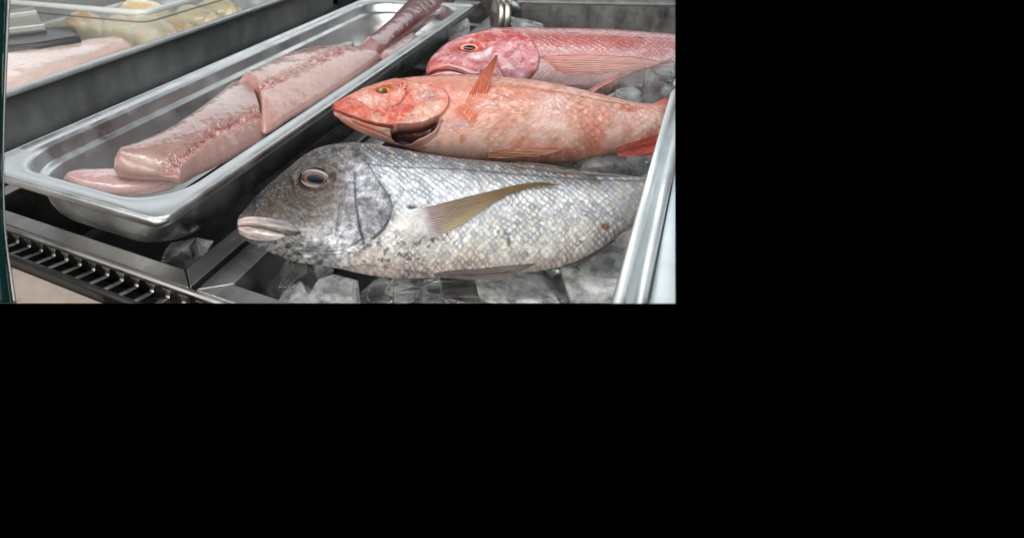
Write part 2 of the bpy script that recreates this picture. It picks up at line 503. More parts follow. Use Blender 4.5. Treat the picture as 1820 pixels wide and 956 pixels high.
def br_paint(P, S, L, loc):
    u, v = loc[:, 0], loc[:, 1]
    x, y = P[:, 0], P[:, 1]
    n1 = fbm(u * 60, v * 60, 1); n2 = fbm(u * 220, v * 220, 2); n3 = fbm(u * 700, v * 700, 3, 3)
    op = [(640, 262), (648, 275), (655, 292), (674, 324), (692, 348), (698, 368), (695, 384), (683, 408), (665, 424), (646, 440), (625, 465), (600, 482)]
    headpoly = [(400, 200)] + op + [(400, 520)]
    hd = sd(P, headpoly)
    head = sm(-7, 5, hd + (n2 - 0.5) * 14)
    # --- flank with scales
    e, rnd, gli, rn2 = scales(u, v, 0.0070, 0.0068, 11, 0.40)
    c = np.zeros((len(P), 3)) + np.array([0.60, 0.61, 0.63])
    c = mix(c, (0.065, 0.055, 0.052), 1 - sm(0.06, 0.38, L + (n1 - 0.5) * 0.14))
    c = mix(c, (0.70, 0.69, 0.63), sm(0.5, 0.8, L + (n1 - 0.5) * 0.2) * sm(640, 850, x))
    c = mix(c, (0.80, 0.77, 0.72), sm(0.55, 0.85, L) * 0.7)
    c = mix(c, (0.76, 0.60, 0.53), sm(0.78, 0.96, L + (n1 - 0.5) * 0.25) * 0.8)
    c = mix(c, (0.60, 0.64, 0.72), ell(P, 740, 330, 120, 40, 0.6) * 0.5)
    c = mix(c, (0.30, 0.30, 0.29), sm(1020, 1140, x + (n1 - 0.5) * 60) * 0.6)
    c = mix(c, (0.44, 0.52, 0.66), sm(0.70, 0.9, rn2) * 0.45); c = mix(c, (0.62, 0.57, 0.44), (1 - sm(0.1, 0.22, rn2)) * 0.28)
    sc = 1 - head
    sc = sc * (1 - 0.7 * sm(1060, 1130, x)) * (1 - 0.7 * ell(P, 735, 398, 34, 30, 0.5)) * (0.45 + 0.55 * cn(n1, 3))
    low = sm(0.12, 0.4, L)
    dk = sm(0.82, 1.0, e)
    body = c * (1 + sc * (0.62 + 0.62 * rnd - 1))[:, None]
    body = mix(body, (0.92, 0.92, 0.90), sc * gli * (0.35 + 0.65 * rnd) * (0.45 + 0.55 * low))  # scale glints painted as near-white colour
    body = body * (1 - sc * (dk * 0.35 + 0.5 * (1 - gli)) * (0.3 + 0.7 * rn2) * (0.55 + 0.45 * cn(n2, 3)))[:, None]
    c = body * (0.70 + 0.6 * cn(n2, 1.6))[:, None]
    c = c * (0.86 + 0.28 * n3)[:, None]
    # speckles behind the gill and under the fin
    c = mix(c, (0.06, 0.06, 0.065), ell(P, 690, 450, 90, 34, 0.6) * sm(0.58, 0.72, n2) * 0.8)
    c = mix(c, (0.03, 0.03, 0.03), ell(P, 764, 430, 26, 9, 0.6) * sm(0.4, 0.6, n2))
    c = mix(c, (0.62, 0.55, 0.55), ell(P, 745, 398, 24, 24, 0.7) * 0.55 * cn(n2, 2))
    # --- head
    h = np.zeros((len(P), 3)) + np.array([0.42, 0.42, 0.46])
    m1 = cn(fbm(u * 48, v * 60, 71), 3.2); m2 = cn(fbm(u * 150, v * 190, 72), 3.2); m3 = cn(fbm(u * 330, v * 330, 73, 3), 2.8)
    h = mix(h, (0.055, 0.045, 0.04), ell(P, 508, 350, 96, 50, 0.7) * (0.55 + 0.45 * m1))
    h = mix(h, (0.17, 0.115, 0.075), ell(P, 500, 360, 70, 36, 0.7) * m2 * 0.45)
    h = mix(h, (0.12, 0.105, 0.10), (1 - sm(0.08, 0.38, L + (n1 - 0.5) * 0.3)) * 0.8)
    h = mix(h, (0.74, 0.74, 0.76), ell(P, 575, 405, 100, 55, 0.6) * cn(fbm(u * 150, v * 190, 74) - 0.05, 6) * 0.8)
    h = mix(h, (0.10, 0.09, 0.09), cn(fbm(u * 240, v * 240, 75, 3), 6) * (1 - m2) * 0.8)
    h = mix(h, (0.56, 0.60, 0.74), soft(P, [(604, 330), (626, 320), (634, 360), (637, 410), (622, 432), (560, 440), (500, 432), (560, 425), (600, 415)], 5) * (0.35 + 0.5 * m2))
    h = mix(h, (0.22, 0.21, 0.26), (1 - sm(2, 9, seg_d(P, [(612, 330), (605, 365), (601, 395), (590, 415)]))) * 0.7)
    h = mix(h, (0.44, 0.48, 0.58), soft(P, [(634, 318), (655, 300), (690, 352), (692, 382), (660, 420), (646, 432)], 4) * 0.7)
    spk = cn(fbm(u * 330, v * 150 + u * 120, 8, 3), 4)
    h = mix(h, (0.09, 0.09, 0.10), spk * soft(P, [(634, 312), (655, 294), (694, 350), (694, 384), (646, 436)], 6) * 0.6)
    h = mix(h, (0.46, 0.50, 0.60), (1 - sm(1, 7, seg_d(P, [(690, 388), (678, 408), (648, 432)]))) * 0.7)
    h = mix(h, (0.80, 0.77, 0.74), ell(P, 570, 458, 110, 22, 0.5) * 0.7)
    h = mix(h, (0.035, 0.035, 0.036), cn(fbm(u * 120, v * 260, 21), 6) * ell(P, 496, 440, 66, 20, 0.5) * 0.92)
    h = mix(h, (0.70, 0.70, 0.70), cn(fbm(u * 130, v * 280, 31) - 0.06, 7) * ell(P, 530, 436, 100, 26, 0.5) * 0.9)
    h = mix(h, (0.72, 0.72, 0.73), cn(fbm(u * 200, v * 360, 41) - 0.1, 7) * ell(P, 590, 405, 120, 60, 0.6) * 0.7)
    h = mix(h, (0.07, 0.07, 0.075), cn(fbm(u * 260, v * 420, 43) - 0.12, 7) * ell(P, 590, 460, 80, 18, 0.5) * 0.8)
    vein = np.abs(fbm(u * 90, v * 90, 51) - 0.5)
    h = mix(h, (0.56, 0.54, 0.50), (1 - sm(0.0, 0.02, vein)) * ell(P, 520, 372, 120, 60, 0.6) * 0.4)
    vein = np.abs(fbm(u * 60 + v * 70, v * 50, 52) - 0.5)
    h = mix(h, (0.60, 0.56, 0.50), (1 - sm(0.0, 0.014, vein)) * ell(P, 540, 360, 100, 50, 0.6) * 0.6)
    h = mix(h, (0.46, 0.52, 0.60), (1 - sm(0, 9, seg_d(P, [(478, 384), (505, 386), (530, 396), (560, 392)]))) * m2 * 0.8)
    h = mix(h, (0.30, 0.17, 0.08), ell(P, 512, 326, 16, 8, 0.6) * 0.6)
    h = mix(h, (0.14, 0.09, 0.055), ell(P, 560, 317, 38, 27, 0.35) * 0.5)
    e2, rnd2, _, _ = scales(u, v, 0.0075, 0.0055, 14, 0.4)
    fore = head * (1 - sm(0.06, 0.30, L)) * sm(540, 580, x)
    h = h * (1 - fore * sm(0.8, 1, e2) * 0.5)[:, None]
    h = mix(h, (0.5, 0.5, 0.48), fore * sm(0.3, 0.6, e2) * rnd2 * 0.5)
    cheek = sm(520, 600, x + (y - 380) * 0.5)
    h = mix(h, (0.62, 0.63, 0.68), cheek * cn(fbm(u * 85, v * 110, 81), 4) * 0.55 * sm(0.2, 0.4, L))
    h = mix(h, (0.16, 0.10, 0.065), (1 - cheek) * cn(fbm(u * 70, v * 80, 82), 4) * 0.6 * (1 - sm(0.6, 0.75, L)))
    opc = soft(P, [(632, 306), (655, 290), (695, 345), (697, 384), (646, 438), (640, 410), (634, 370)], 16)
    blot = cn(fbm(u * 42, v * 52, 86, 3), 3.5)
    h = h * ((0.38 + 0.36 * cheek) * (1 - 0.06 * opc) * (0.68 + 0.64 * cn(n3, 1.8)) * (0.62 + 0.76 * blot) * (0.68 + 0.64 * cn(fbm(u * 190, v * 230, 87, 2), 3.2)))[:, None]
    h = mix(h, (0.22, 0.14, 0.085), (1 - blot) * ell(P, 515, 350, 90, 50, 0.8) * 0.45)
    h = h * (1 - 0.62 * ell(P, 510, 348, 84, 46, 0.8))[:, None]
    h = h * (1 - 0.35 * (1 - sm(0.0, 0.3, L)))[:, None]
    c = c * (1 - head)[:, None] + h * head[:, None]
    # --- lines
    ln = lambda pts, wd: 1 - sm(wd * 0.4, wd, seg_d(P, pts))
    disp = sc * 0.0005 * (e - 0.5) + 0.0010 * (n2 - 0.5) + head * 0.0008 * (n3 - 0.5) + head * 0.0016 * (fbm(u * 90, v * 90, 61) - 0.5)
    wob = 0.12 + 0.75 * cn(fbm(u * 70, v * 70, 66), 3)
    g = ln(op[2:9], 2.4) * wob; c = mix(c, (0.05, 0.05, 0.055), g * 0.8); disp = disp - 0.0018 * g
    disp = disp + 0.0028 * head * (1 - sm(0, 40, hd))                       # gill cover stands proud
    pre = [(631, 308), (632, 349), (636, 384), (642, 414), (647, 434)]
    g = ln(pre, 2.8) * wob; c = mix(c, (0.04, 0.04, 0.05), g * 0.8); disp = disp - 0.0022 * g
    disp = disp + 0.0022 * soft(P, [(600, 300), (630, 306), (631, 349), (635, 384), (641, 414), (645, 432), (600, 440), (560, 440)], 7)
    g = ln([(611, 335), (606, 365), (603, 395), (598, 420)], 4); c = mix(c, (0.16, 0.16, 0.2), g * 0.6); disp = disp - 0.0008 * g
    g = ln([(536, 446), (570, 448), (605, 446), (632, 436), (645, 424)], 2.2) * wob; c = mix(c, (0.07, 0.07, 0.07), g * 0.7); disp = disp - 0.0012 * g
    g = ln([(545, 290), (565, 284), (590, 286), (612, 290), (626, 300), (632, 312)], 5) * wob; c = mix(c, (0.06, 0.05, 0.05), g * 0.6); disp = disp - 0.001 * g
    g = ln([(655, 292), (700, 297), (817, 301), (933, 311), (1050, 320), (1138, 322)], 2.0); c = mix(c, (0.05, 0.05, 0.05), g * 0.6)
    g = ln([(600, 478), (650, 470), (700, 478), (760, 486)], 2.0); c = mix(c, (0.2, 0.16, 0.14), g * 0.5)
    c = mix(c, (0.008, 0.008, 0.008), ell(P, 733, 369, 9, 2.6, 0.5) * 0.9); disp = disp - 0.002 * ell(P, 733, 369, 9, 3, 0.5)
    c = mix(c, (0.22, 0.10, 0.05), ell(P, 1076, 403, 9, 6, 0.5) * 0.9); c = mix(c, (0.08, 0.07, 0.05), ell(P, 904, 430, 4, 8, 0.5) * 0.8)
    c = mix(c, (0.02, 0.015, 0.015), ell(P, 513, 325, 6, 3.2, 0.4) * 0.85); disp = disp - 0.001 * ell(P, 513, 325, 7, 4, 0.5)
    disp = disp - 0.003 * ell(P, 560, 317, 31, 21, 0.3) + 0.0018 * (ell(P, 560, 317, 40, 28, 0.3) - ell(P, 560, 317, 31, 21, 0.3))
    # jaw: the mouth gape behind the lips, cheek fold
    g = ln([(428, 403), (455, 404), (485, 410), (510, 417), (532, 414)], 3.0); c = mix(c, (0.05, 0.03, 0.03), g * 0.8); disp = disp - 0.002 * g
    disp = disp + 0.003 * ell(P, 738, 398, 30, 26, 0.6)
    return c, disp


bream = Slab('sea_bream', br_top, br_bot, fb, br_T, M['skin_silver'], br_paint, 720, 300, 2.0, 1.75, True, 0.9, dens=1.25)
tag(bream.obj, 'silver grey bream with blunt head and pale lips, in front of the red fish', 'fish', 'whole fish on ice')
B = bream.obj
eye(bream, 560, 317, 29, 20.5, (15.5, 11), B, (0.09, 0.045, 0.025), (0.035, 0.016, 0.009), (0.006, 0.005, 0.005), 0.0034, 0.0002, (1, 1))
fin('pectoral_fin', bream, [(742, 371), (775, 364), (817, 353), (875, 339), (933, 326), (965, 324), (990, 328)],
    [(764, 420), (796, 413), (831, 392), (869, 366), (904, 346), (948, 332), (990, 329)], B, (0.34, 0.27, 0.22), (0.50, 0.33, 0.13), 12, (0.0002, 0.0045), n=120, m=140, amp=0.0005, streak=0.35, seed=2, dark=0.5,
    paint=lambda c, S, R: mix(mix(mix(c, (0.50, 0.42, 0.24), sm(0.45, 0.9, R) * (1 - sm(0.3, 0.7, S)) * 0.7), (0.30, 0.22, 0.24), (1 - sm(0.06, 0.2, S)) * 0.7), (0.60, 0.54, 0.54), 1 - sm(0.0, 0.08, S)))
fin('dorsal_fin', bream, [(880, 289), (930, 288), (970, 292), (1010, 299), (1060, 304), (1118, 310)], [(880, 291), (930, 299), (970, 305), (1010, 309), (1060, 312), (1118, 314)], B,
    (0.09, 0.075, 0.06), (0.16, 0.13, 0.10), 5, (0.0004, 0.001), n=80, m=24, seed=5)
fin('pelvic_fin', bream, [(770, 486), (800, 481), (850, 478), (900, 473), (950, 469)], [(770, 490), (800, 494), (850, 497), (890, 496), (950, 470)], B, (0.28, 0.26, 0.27), (0.40, 0.33, 0.30), 5, (0.0015, 0.003),
    n=70, m=40, amp=0.0006, seed=8, dark=0.6)
fin('anal_fin', bream, [(1000, 472), (1030, 461), (1060, 446), (1092, 424)], [(1000, 476), (1030, 468), (1064, 452), (1093, 428)], B, (0.12, 0.11, 0.10), (0.10, 0.10, 0.10), 3, (0.0006, 0.001), n=40, m=16, seed=9)
fin('tail_fin', bream, [(1180, 322), (1215, 308), (1250, 292), (1290, 270)], [(1180, 374), (1215, 384), (1250, 400), (1290, 424)], B, (0.2, 0.2, 0.2), (0.16, 0.16, 0.16), 14, (0, 0), (0.004, 0.0), n=40, m=60, seed=4)


def lip(name, slab, A, Bp, parent, c0, c1, h, lift=0.0, seed=0, mat=None):
    """a fleshy ridge between two traced edges"""
    n, m = 90, 26
    ss = np.linspace(0, 1, n); a = spline(A, ss); b = spline(Bp, ss); r = np.linspace(0, 1, m)
    px = (a[:, None] * (1 - r)[None, :, None] + b[:, None] * r[None, :, None]).reshape(-1, 2)
    S = np.repeat(ss, m); R = np.tile(r, n)
    ww = slab.surf(px).reshape(n, m)
    for _ in range(8):
        ww[1:-1] = (ww[:-2] + 2 * ww[1:-1] + ww[2:]) / 4; ww[:, 1:-1] = (ww[:, :-2] + 2 * ww[:, 1:-1] + ww[:, 2:]) / 4
    pr = np.sqrt(np.maximum(1 - (2 * R - 1) ** 2, 0)) * np.minimum(1, np.sqrt((1 - S) / 0.15)) * np.minimum(1, np.sqrt((S + 0.01) / 0.06))
    w = ww.ravel() + lift + h * pr - 0.0008
    nz = fbm(S * 9, R * 7, seed, 4)
    col = np.asarray(c0, float) + (np.asarray(c1, float) - np.asarray(c0, float)) * sm(0.2, 0.8, S * 0.7 + (nz - 0.5) * 0.6 + 0.15)[:, None]
    col = col * (0.55 + 0.9 * cn(fbm(S * 5, R * 9, seed + 2, 3), 1.8))[:, None]
    P = slab.fr.P(px, w); bk = P - slab.fr.W * 0.004
    N = n * m
    ring = np.r_[np.arange(m), np.arange(1, n) * m + m - 1, (n - 1) * m + np.arange(m - 2, -1, -1), np.arange(n - 2, 0, -1) * m]; nx = np.roll(ring, -1)
    F = np.vstack([grid_faces(n, m, 0), grid_faces(n, m, N, True), np.c_[ring, nx, nx + N, ring + N]])
    return make_mesh(name, np.vstack([P, bk]), F, mat or slab.obj.data.materials[0], parent, np.vstack([col, col]))


lip('upper_lip', bream, [(422, 390), (440, 385), (470, 386), (500, 390), (522, 398), (533, 410)], [(423, 402), (440, 401), (470, 406), (500, 413), (520, 417), (533, 413)], B, (0.46, 0.37, 0.35), (0.17, 0.16, 0.17), 0.0034, 0.0005, 3, M['skin_red'])
lip('lower_lip', bream, [(422, 403), (440, 402), (465, 406), (490, 412), (508, 418)], [(426, 417), (440, 424), (465, 428), (490, 428), (508, 421)], B, (0.48, 0.38, 0.36), (0.58, 0.54, 0.51), 0.0034, 0.0003, 6, M['skin_red'])

# ================================================================== ORANGE-RED GROPER
gr_top = [(591, 192), (593, 186), (600, 181), (620, 171), (650, 157), (680, 148), (720, 142), (770, 139), (820, 139), (880, 144), (930, 149), (980, 156), (1030, 166), (1080, 177), (1120, 185), (1160, 187), (1200, 186), (1240, 186)]
gr_bot = [(591, 193), (593, 201), (600, 209), (620, 224), (650, 239), (690, 253), (720, 260), (745, 268), (790, 278), (840, 284), (900, 287), (950, 289), (1000, 288), (1050, 282), (1100, 272), (1140, 262), (1200, 250), (1240, 247)]
fg = fish_frame((840, 285), 0.062, 44)


def gr_T(s):
    return 0.050 * np.minimum(1, (s / 0.42 + 1e-9)) ** 0.6 * (1 - 0.65 * sm(0.5, 1.0, s)) * np.sqrt(np.minimum(1, (1 - s) / 0.02))


OPG = [(727, 146), (765, 150), (788, 160), (798, 176), (797, 188), (790, 200), (779, 211), (753, 222), (727, 225), (698, 225), (670, 222), (645, 214), (622, 206)]
CAV = [(696, 231), (710, 225), (734, 225), (753, 222), (780, 210), (778, 221), (770, 232), (756, 241), (741, 247), (730, 255), (716, 258), (704, 252), (697, 242)]


def gr_paint(P, S, L, loc):
    u, v = loc[:, 0], loc[:, 1]; x, y = P[:, 0], P[:, 1]
    n1 = fbm(u * 40, v * 40, 101); n2 = fbm(u * 150, v * 150, 102); n3 = fbm(u * 500, v * 500, 103, 3); n4 = fbm(u * 22, v * 22, 104)
    m1 = cn(fbm(u * 26, v * 34, 111), 3); m2 = cn(fbm(u * 75, v * 95, 112), 3); m3 = cn(fbm(u * 14, v * 20, 113), 3)
    c = np.zeros((len(P), 3)) + np.array([0.74, 0.33, 0.255])
    c = mix(c, (0.76, 0.47, 0.38), sm(0.3, 0.75, L + (n4 - 0.5) * 0.6) * (0.4 + 0.5 * m1))
    c = mix(c, (0.86, 0.64, 0.56), ell(P, 830, 252, 125, 42, 0.7) * 0.9)
    c = mix(c, (0.62, 0.19, 0.09), (1 - sm(0.03, 0.3, L + (n1 - 0.5) * 0.3)) * 0.6)
    c = mix(c, (0.42, 0.27, 0.12), (1 - sm(0.02, 0.22, L)) * m2 * sm(780, 850, x) * 0.7)
    c = mix(c, (0.84, 0.66, 0.50), m2 * m1 * sm(830, 900, x) * 0.7)
    c = mix(c, (0.68, 0.22, 0.13), (1 - m1) * m3 * sm(840, 930, x) * 0.7)
    c = mix(c, (0.66, 0.38, 0.36), (1 - m3) * sm(880, 980, x) * 0.5)
    c = mix(c, (0.68, 0.28, 0.18), sm(0.8, 0.98, L + (n1 - .5) * .3) * sm(860, 960, x) * 0.7)
    c = mix(c, (0.60, 0.30, 0.24), sm(1040, 1150, x) * 0.65)
    c = mix(c, (0.58, 0.30, 0.12), sm(1000, 1100, x) * m2 * m1 * 0.6)
    e, rnd, gli, rn2 = scales(u, v, 0.0120, 0.0078, 121, 0.55)
    head = soft(P, [(560, 100)] + OPG + [(590, 215), (560, 200)], 3)
    lowhead = soft(P, [(585, 195), (622, 206), (670, 222), (700, 226), (700, 250), (716, 257), (740, 250), (760, 262), (700, 290), (580, 280)], 3)
    sc = (1 - np.maximum(head, lowhead)) * sm(795, 880, x)
    ed = sm(0.80, 1.0, e)
    sv = sc * cn(fbm(u * 30, v * 40, 117), 3)
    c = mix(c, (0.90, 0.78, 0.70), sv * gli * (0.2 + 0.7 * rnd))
    c = mix(c, (0.62, 0.22, 0.12), sv * (ed * 0.5 + 0.4 * (1 - gli) * rn2))
    st = cn(fbm(u * 40, v * 130, 141), 5); c = mix(c, (0.60, 0.17, 0.10), st * 0.3 * sm(800, 860, x)); c = mix(c, (0.86, 0.68, 0.60), (1 - st) * 0.25 * sm(800, 860, x))
    c = c * (0.80 + 0.40 * cn(n2, 1.5))[:, None]
    # head
    h = np.zeros((len(P), 3)) + np.array([0.70, 0.15, 0.08])
    h = mix(h, (0.74, 0.34, 0.25), m2 * 0.75)
    h = mix(h, (0.58, 0.06, 0.025), ell(P, 610, 192, 36, 26, 0.6) * (0.55 + 0.4 * m2))
    h = mix(h, (0.62, 0.065, 0.03), ell(P, 697, 196, 42, 12, 0.6) * (0.35 + 0.65 * m2))
    h = mix(h, (0.56, 0.10, 0.06), ell(P, 640, 190, 18, 10, 0.6) * 0.5)
    h = mix(h, (0.78, 0.52, 0.46), ell(P, 664, 177, 44, 13, 0.6) * (0.1 + 0.8 * m2))
    h = mix(h, (0.80, 0.66, 0.54), soft(P, [(722, 205), (745, 185), (790, 182), (796, 190), (779, 210), (752, 221), (715, 222)], 6) * (0.65 + 0.3 * m2))
    h = mix(h, (0.44, 0.34, 0.34), soft(P, [(746, 165), (765, 162), (782, 168), (781, 176), (768, 182), (750, 182)], 3.5) * 0.85)
    h = mix(h, (0.74, 0.50, 0.42), soft(P, [(732, 160), (742, 160), (746, 185), (738, 188)], 3) * 0.7)
    h = mix(h, (0.68, 0.20, 0.09), (1 - sm(0.05, 0.35, L)) * 0.75)
    h = mix(h, (0.84, 0.76, 0.58), ell(P, 800, 155, 14, 8, 0.6) * m2)
    mm = cn(fbm(u * 120, v * 160, 131), 5); h = mix(h, (0.60, 0.08, 0.04), mm * 0.35); h = mix(h, (0.82, 0.58, 0.50), (1 - mm) * cn(fbm(u * 50, v * 60, 133), 4) * 0.4)
    vn = np.abs(fbm(u * 45, v * 55, 135) - 0.5); h = mix(h, (0.84, 0.62, 0.52), (1 - sm(0, 0.025, vn)) * 0.5)
    vn = np.abs(fbm(u * 60, v * 60, 136) - 0.5); h = mix(h, (0.50, 0.07, 0.04), (1 - sm(0, 0.02, vn)) * 0.5)
    h = h * (0.62 + 0.76 * fbm(u * 300, v * 180, 130))[:, None]
    c = c * (1 - head)[:, None] + h * head[:, None]
    j = np.zeros((len(P), 3)) + np.array([0.70, 0.42, 0.34])
    j = mix(j, (0.60, 0.20, 0.13), ell(P, 640, 222, 40, 16, 0.7) * 0.75)
    j = mix(j, (0.64, 0.48, 0.42), ell(P, 695, 238, 24, 14, 0.6) * 0.8)
    j = mix(j, (0.40, 0.20, 0.15), sm(0.5, 0.7, fbm(u * 30, v * 320, 140)) * 0.4)
    c = c * (1 - lowhead)[:, None] + j * lowhead[:, None]
    ln = lambda pts, wd: 1 - sm(wd * 0.4, wd, seg_d(P, pts))
    disp = sv * 0.0006 * (e - 0.5) + 0.0012 * (n2 - 0.5) + 0.0006 * (n3 - 0.5) + 0.004 * (n4 - 0.5)
    disp = disp + 0.0016 * head * (fbm(u * 110, v * 110, 150) - 0.5)
    # gill cover edge stands proud of the cavity behind it
    hd = sd(P, [(560, 100)] + OPG + [(560, 200)])
    disp = disp + 0.004 * head * (1 - sm(0, 30, hd)) * sm(640, 720, x)
    cav = soft(P, CAV, 2.2)
    c = mix(c, (0.022, 0.008, 0.007), cav)
    c = mix(c, (0.10, 0.022, 0.015), cav * sm(0.45, 0.6, n2) * ell(P, 752, 226, 26, 10, 0.6) * 0.9)
    disp = disp - 0.016 * soft(P, CAV, 4)
    g = ln([(779, 212), (772, 232), (750, 249), (728, 257)], 7); disp = disp + 0.003 * g; c = mix(c, (0.52, 0.32, 0.28), g * 0.6 * (1 - cav))
    g = ln([(786, 216), (776, 240), (756, 256), (735, 262)], 3); c = mix(c, (0.36, 0.18, 0.15), g * 0.55); disp = disp - 0.0014 * g
    g = ln([(593, 196), (605, 201), (627, 208), (650, 216), (670, 222), (698, 226)], 3); c = mix(c, (0.10, 0.02, 0.015), g * 0.85); disp = disp - 0.003 * g
    g = ln([(628, 216), (650, 226), (680, 238), (700, 247)], 2.4); c = mix(c, (0.25, 0.08, 0.06), g * 0.6); disp = disp - 0.0014 * g
    g = ln([(612, 213), (640, 228), (680, 244)], 4); disp = disp + 0.0022 * g; c = mix(c, (0.62, 0.40, 0.32), g * 0.4)
    g = ln([(722, 155), (720, 170), (714, 182), (706, 188)], 2.5); c = mix(c, (0.40, 0.08, 0.05), g * 0.7); disp = disp - 0.001 * g
    g = ln([(608, 176), (630, 176), (645, 184), (655, 192)], 2); c = mix(c, (0.36, 0.05, 0.03), g * 0.5)
    ink = sm(0.5, 0.62, n3) * soft(P, [(700, 152), (724, 150), (726, 158), (722, 172), (715, 170), (712, 160), (702, 160)], 2)
    c = mix(c, (0.05, 0.02, 0.02), ink * 0.9)
    c = mix(c, (0.68, 0.17, 0.08), ell(P, 818, 205, 28, 28, 0.7) * (0.25 + 0.75 * m2) * 0.85)
    c = mix(c, (0.42, 0.30, 0.34), ell(P, 812, 221, 24, 9, 0.7) * 0.55)
    c = mix(c, (0.58, 0.22, 0.12), ell(P, 816, 247, 14, 10, 0.7) * sm(0.45, 0.6, n2) * 0.8)
    c = mix(c, (0.92, 0.82, 0.80), cn(fbm(u * 24, v * 60, 161) - 0.1, 6) * sm(820, 900, x) * (1 - head) * 0.45)  # whitish wet sheen painted in patches on the flank
    c = c * np.array([0.80, 0.71, 0.68])
    disp = disp - 0.003 * ell(P, 683, 160, 15, 7, 0.3) + 0.002 * (ell(P, 683, 160, 21, 11, 0.3) - ell(P, 683, 160, 15, 7, 0.3))
    return c, disp


groper = Slab('red_groper', gr_top, gr_bot, fg, gr_T, M['skin_red'], gr_paint, 640, 260, 2.0, 1.85, True, 0.9, dens=1.2)
G = groper.obj
tag(G, 'orange red fish with pointed snout, open gill and raised fin, lying between the other two', 'fish', 'whole fish on ice')
eye(groper, 684, 160, 14.5, 6.5, (5.6, 3.8), G, (0.42, 0.22, 0.05), (0.30, 0.10, 0.02), (0.08, 0.02, 0.015), 0.004, 0.0, (-1, 1))
wb = float(groper.surf([(830, 205)])[0])
fin('pectoral_fin', groper, [(820, 198), (835, 166), (850, 140), (866, 118), (882, 98)], [(838, 222), (856, 192), (868, 162), (877, 130), (885, 99)], G,
    (0.78, 0.14, 0.06), (0.90, 0.30, 0.16), 9, (0.001, 0.001), (wb, wb + 0.012), n=90, m=110, amp=0.0010, streak=0.3, seed=12, dark=0.4,
    paint=lambda c, S, R: mix(c, (0.92, 0.50, 0.34), sm(0.5, 0.9, fbm(S * 3, R * 22, 13, 3) * 1.2) * 0.6))
fin('pelvic_fin', groper, [(868, 271), (900, 266), (950, 264), (1000, 266)], [(868, 284), (900, 281), (950, 279), (1000, 267)], G, (0.74, 0.34, 0.22), (0.80, 0.46, 0.32), 6, (0.0015, 0.004), n=60, m=40, seed=14)
fin('anal_fin', groper, [(1095, 262), (1121, 254), (1150, 246), (1185, 236)], [(1098, 278), (1125, 279), (1150, 276), (1185, 268)], G, (0.68, 0.20, 0.16), (0.72, 0.12, 0.09), 7, (0.001, 0.004), n=60, m=50, amp=0.001, seed=15)
fin('tail_fin', groper, [(1130, 190), (1155, 186), (1185, 174), (1215, 158)], [(1180, 252), (1195, 256), (1212, 262), (1235, 270)], G, (0.70, 0.26, 0.18), (0.76, 0.14, 0.08), 14, (0.001, 0.001), (0.008, 0.003), n=50, m=60, seed=16)
fin('dorsal_fin', groper, [(880, 143), (930, 146), (1000, 157), (1060, 170), (1120, 184)], [(880, 148), (930, 155), (1000, 166), (1060, 177), (1120, 188)], G, (0.60, 0.30, 0.18), (0.60, 0.30, 0.2), 4, (0.0, 0.001), n=80, m=16, seed=17)

# ================================================================== RED SNAPPER
sn_top = [(757, 126), (759, 117), (764, 107), (776, 93), (800, 75), (830, 65), (865, 58), (905, 56), (950, 59), (1000, 60), (1060, 61), (1120, 63), (1200, 66), (1260, 70), (1300, 75)]
sn_bot = [(757, 127), (759, 135), (764, 143), (776, 153), (800, 163), (830, 170), (865, 175), (905, 178), (950, 178), (1000, 178), (1060, 178), (1120, 174), (1200, 158), (1260, 135), (1300, 122)]
fs = fish_frame((1000, 177), 0.075, 50)


def sn_T(s):
    return 0.062 * np.minimum(1, (s / 0.33 + 1e-9)) ** 0.5 * (1 - 0.6 * sm(0.5, 1.0, s)) * np.sqrt(np.minimum(1, (1 - s) / 0.02))


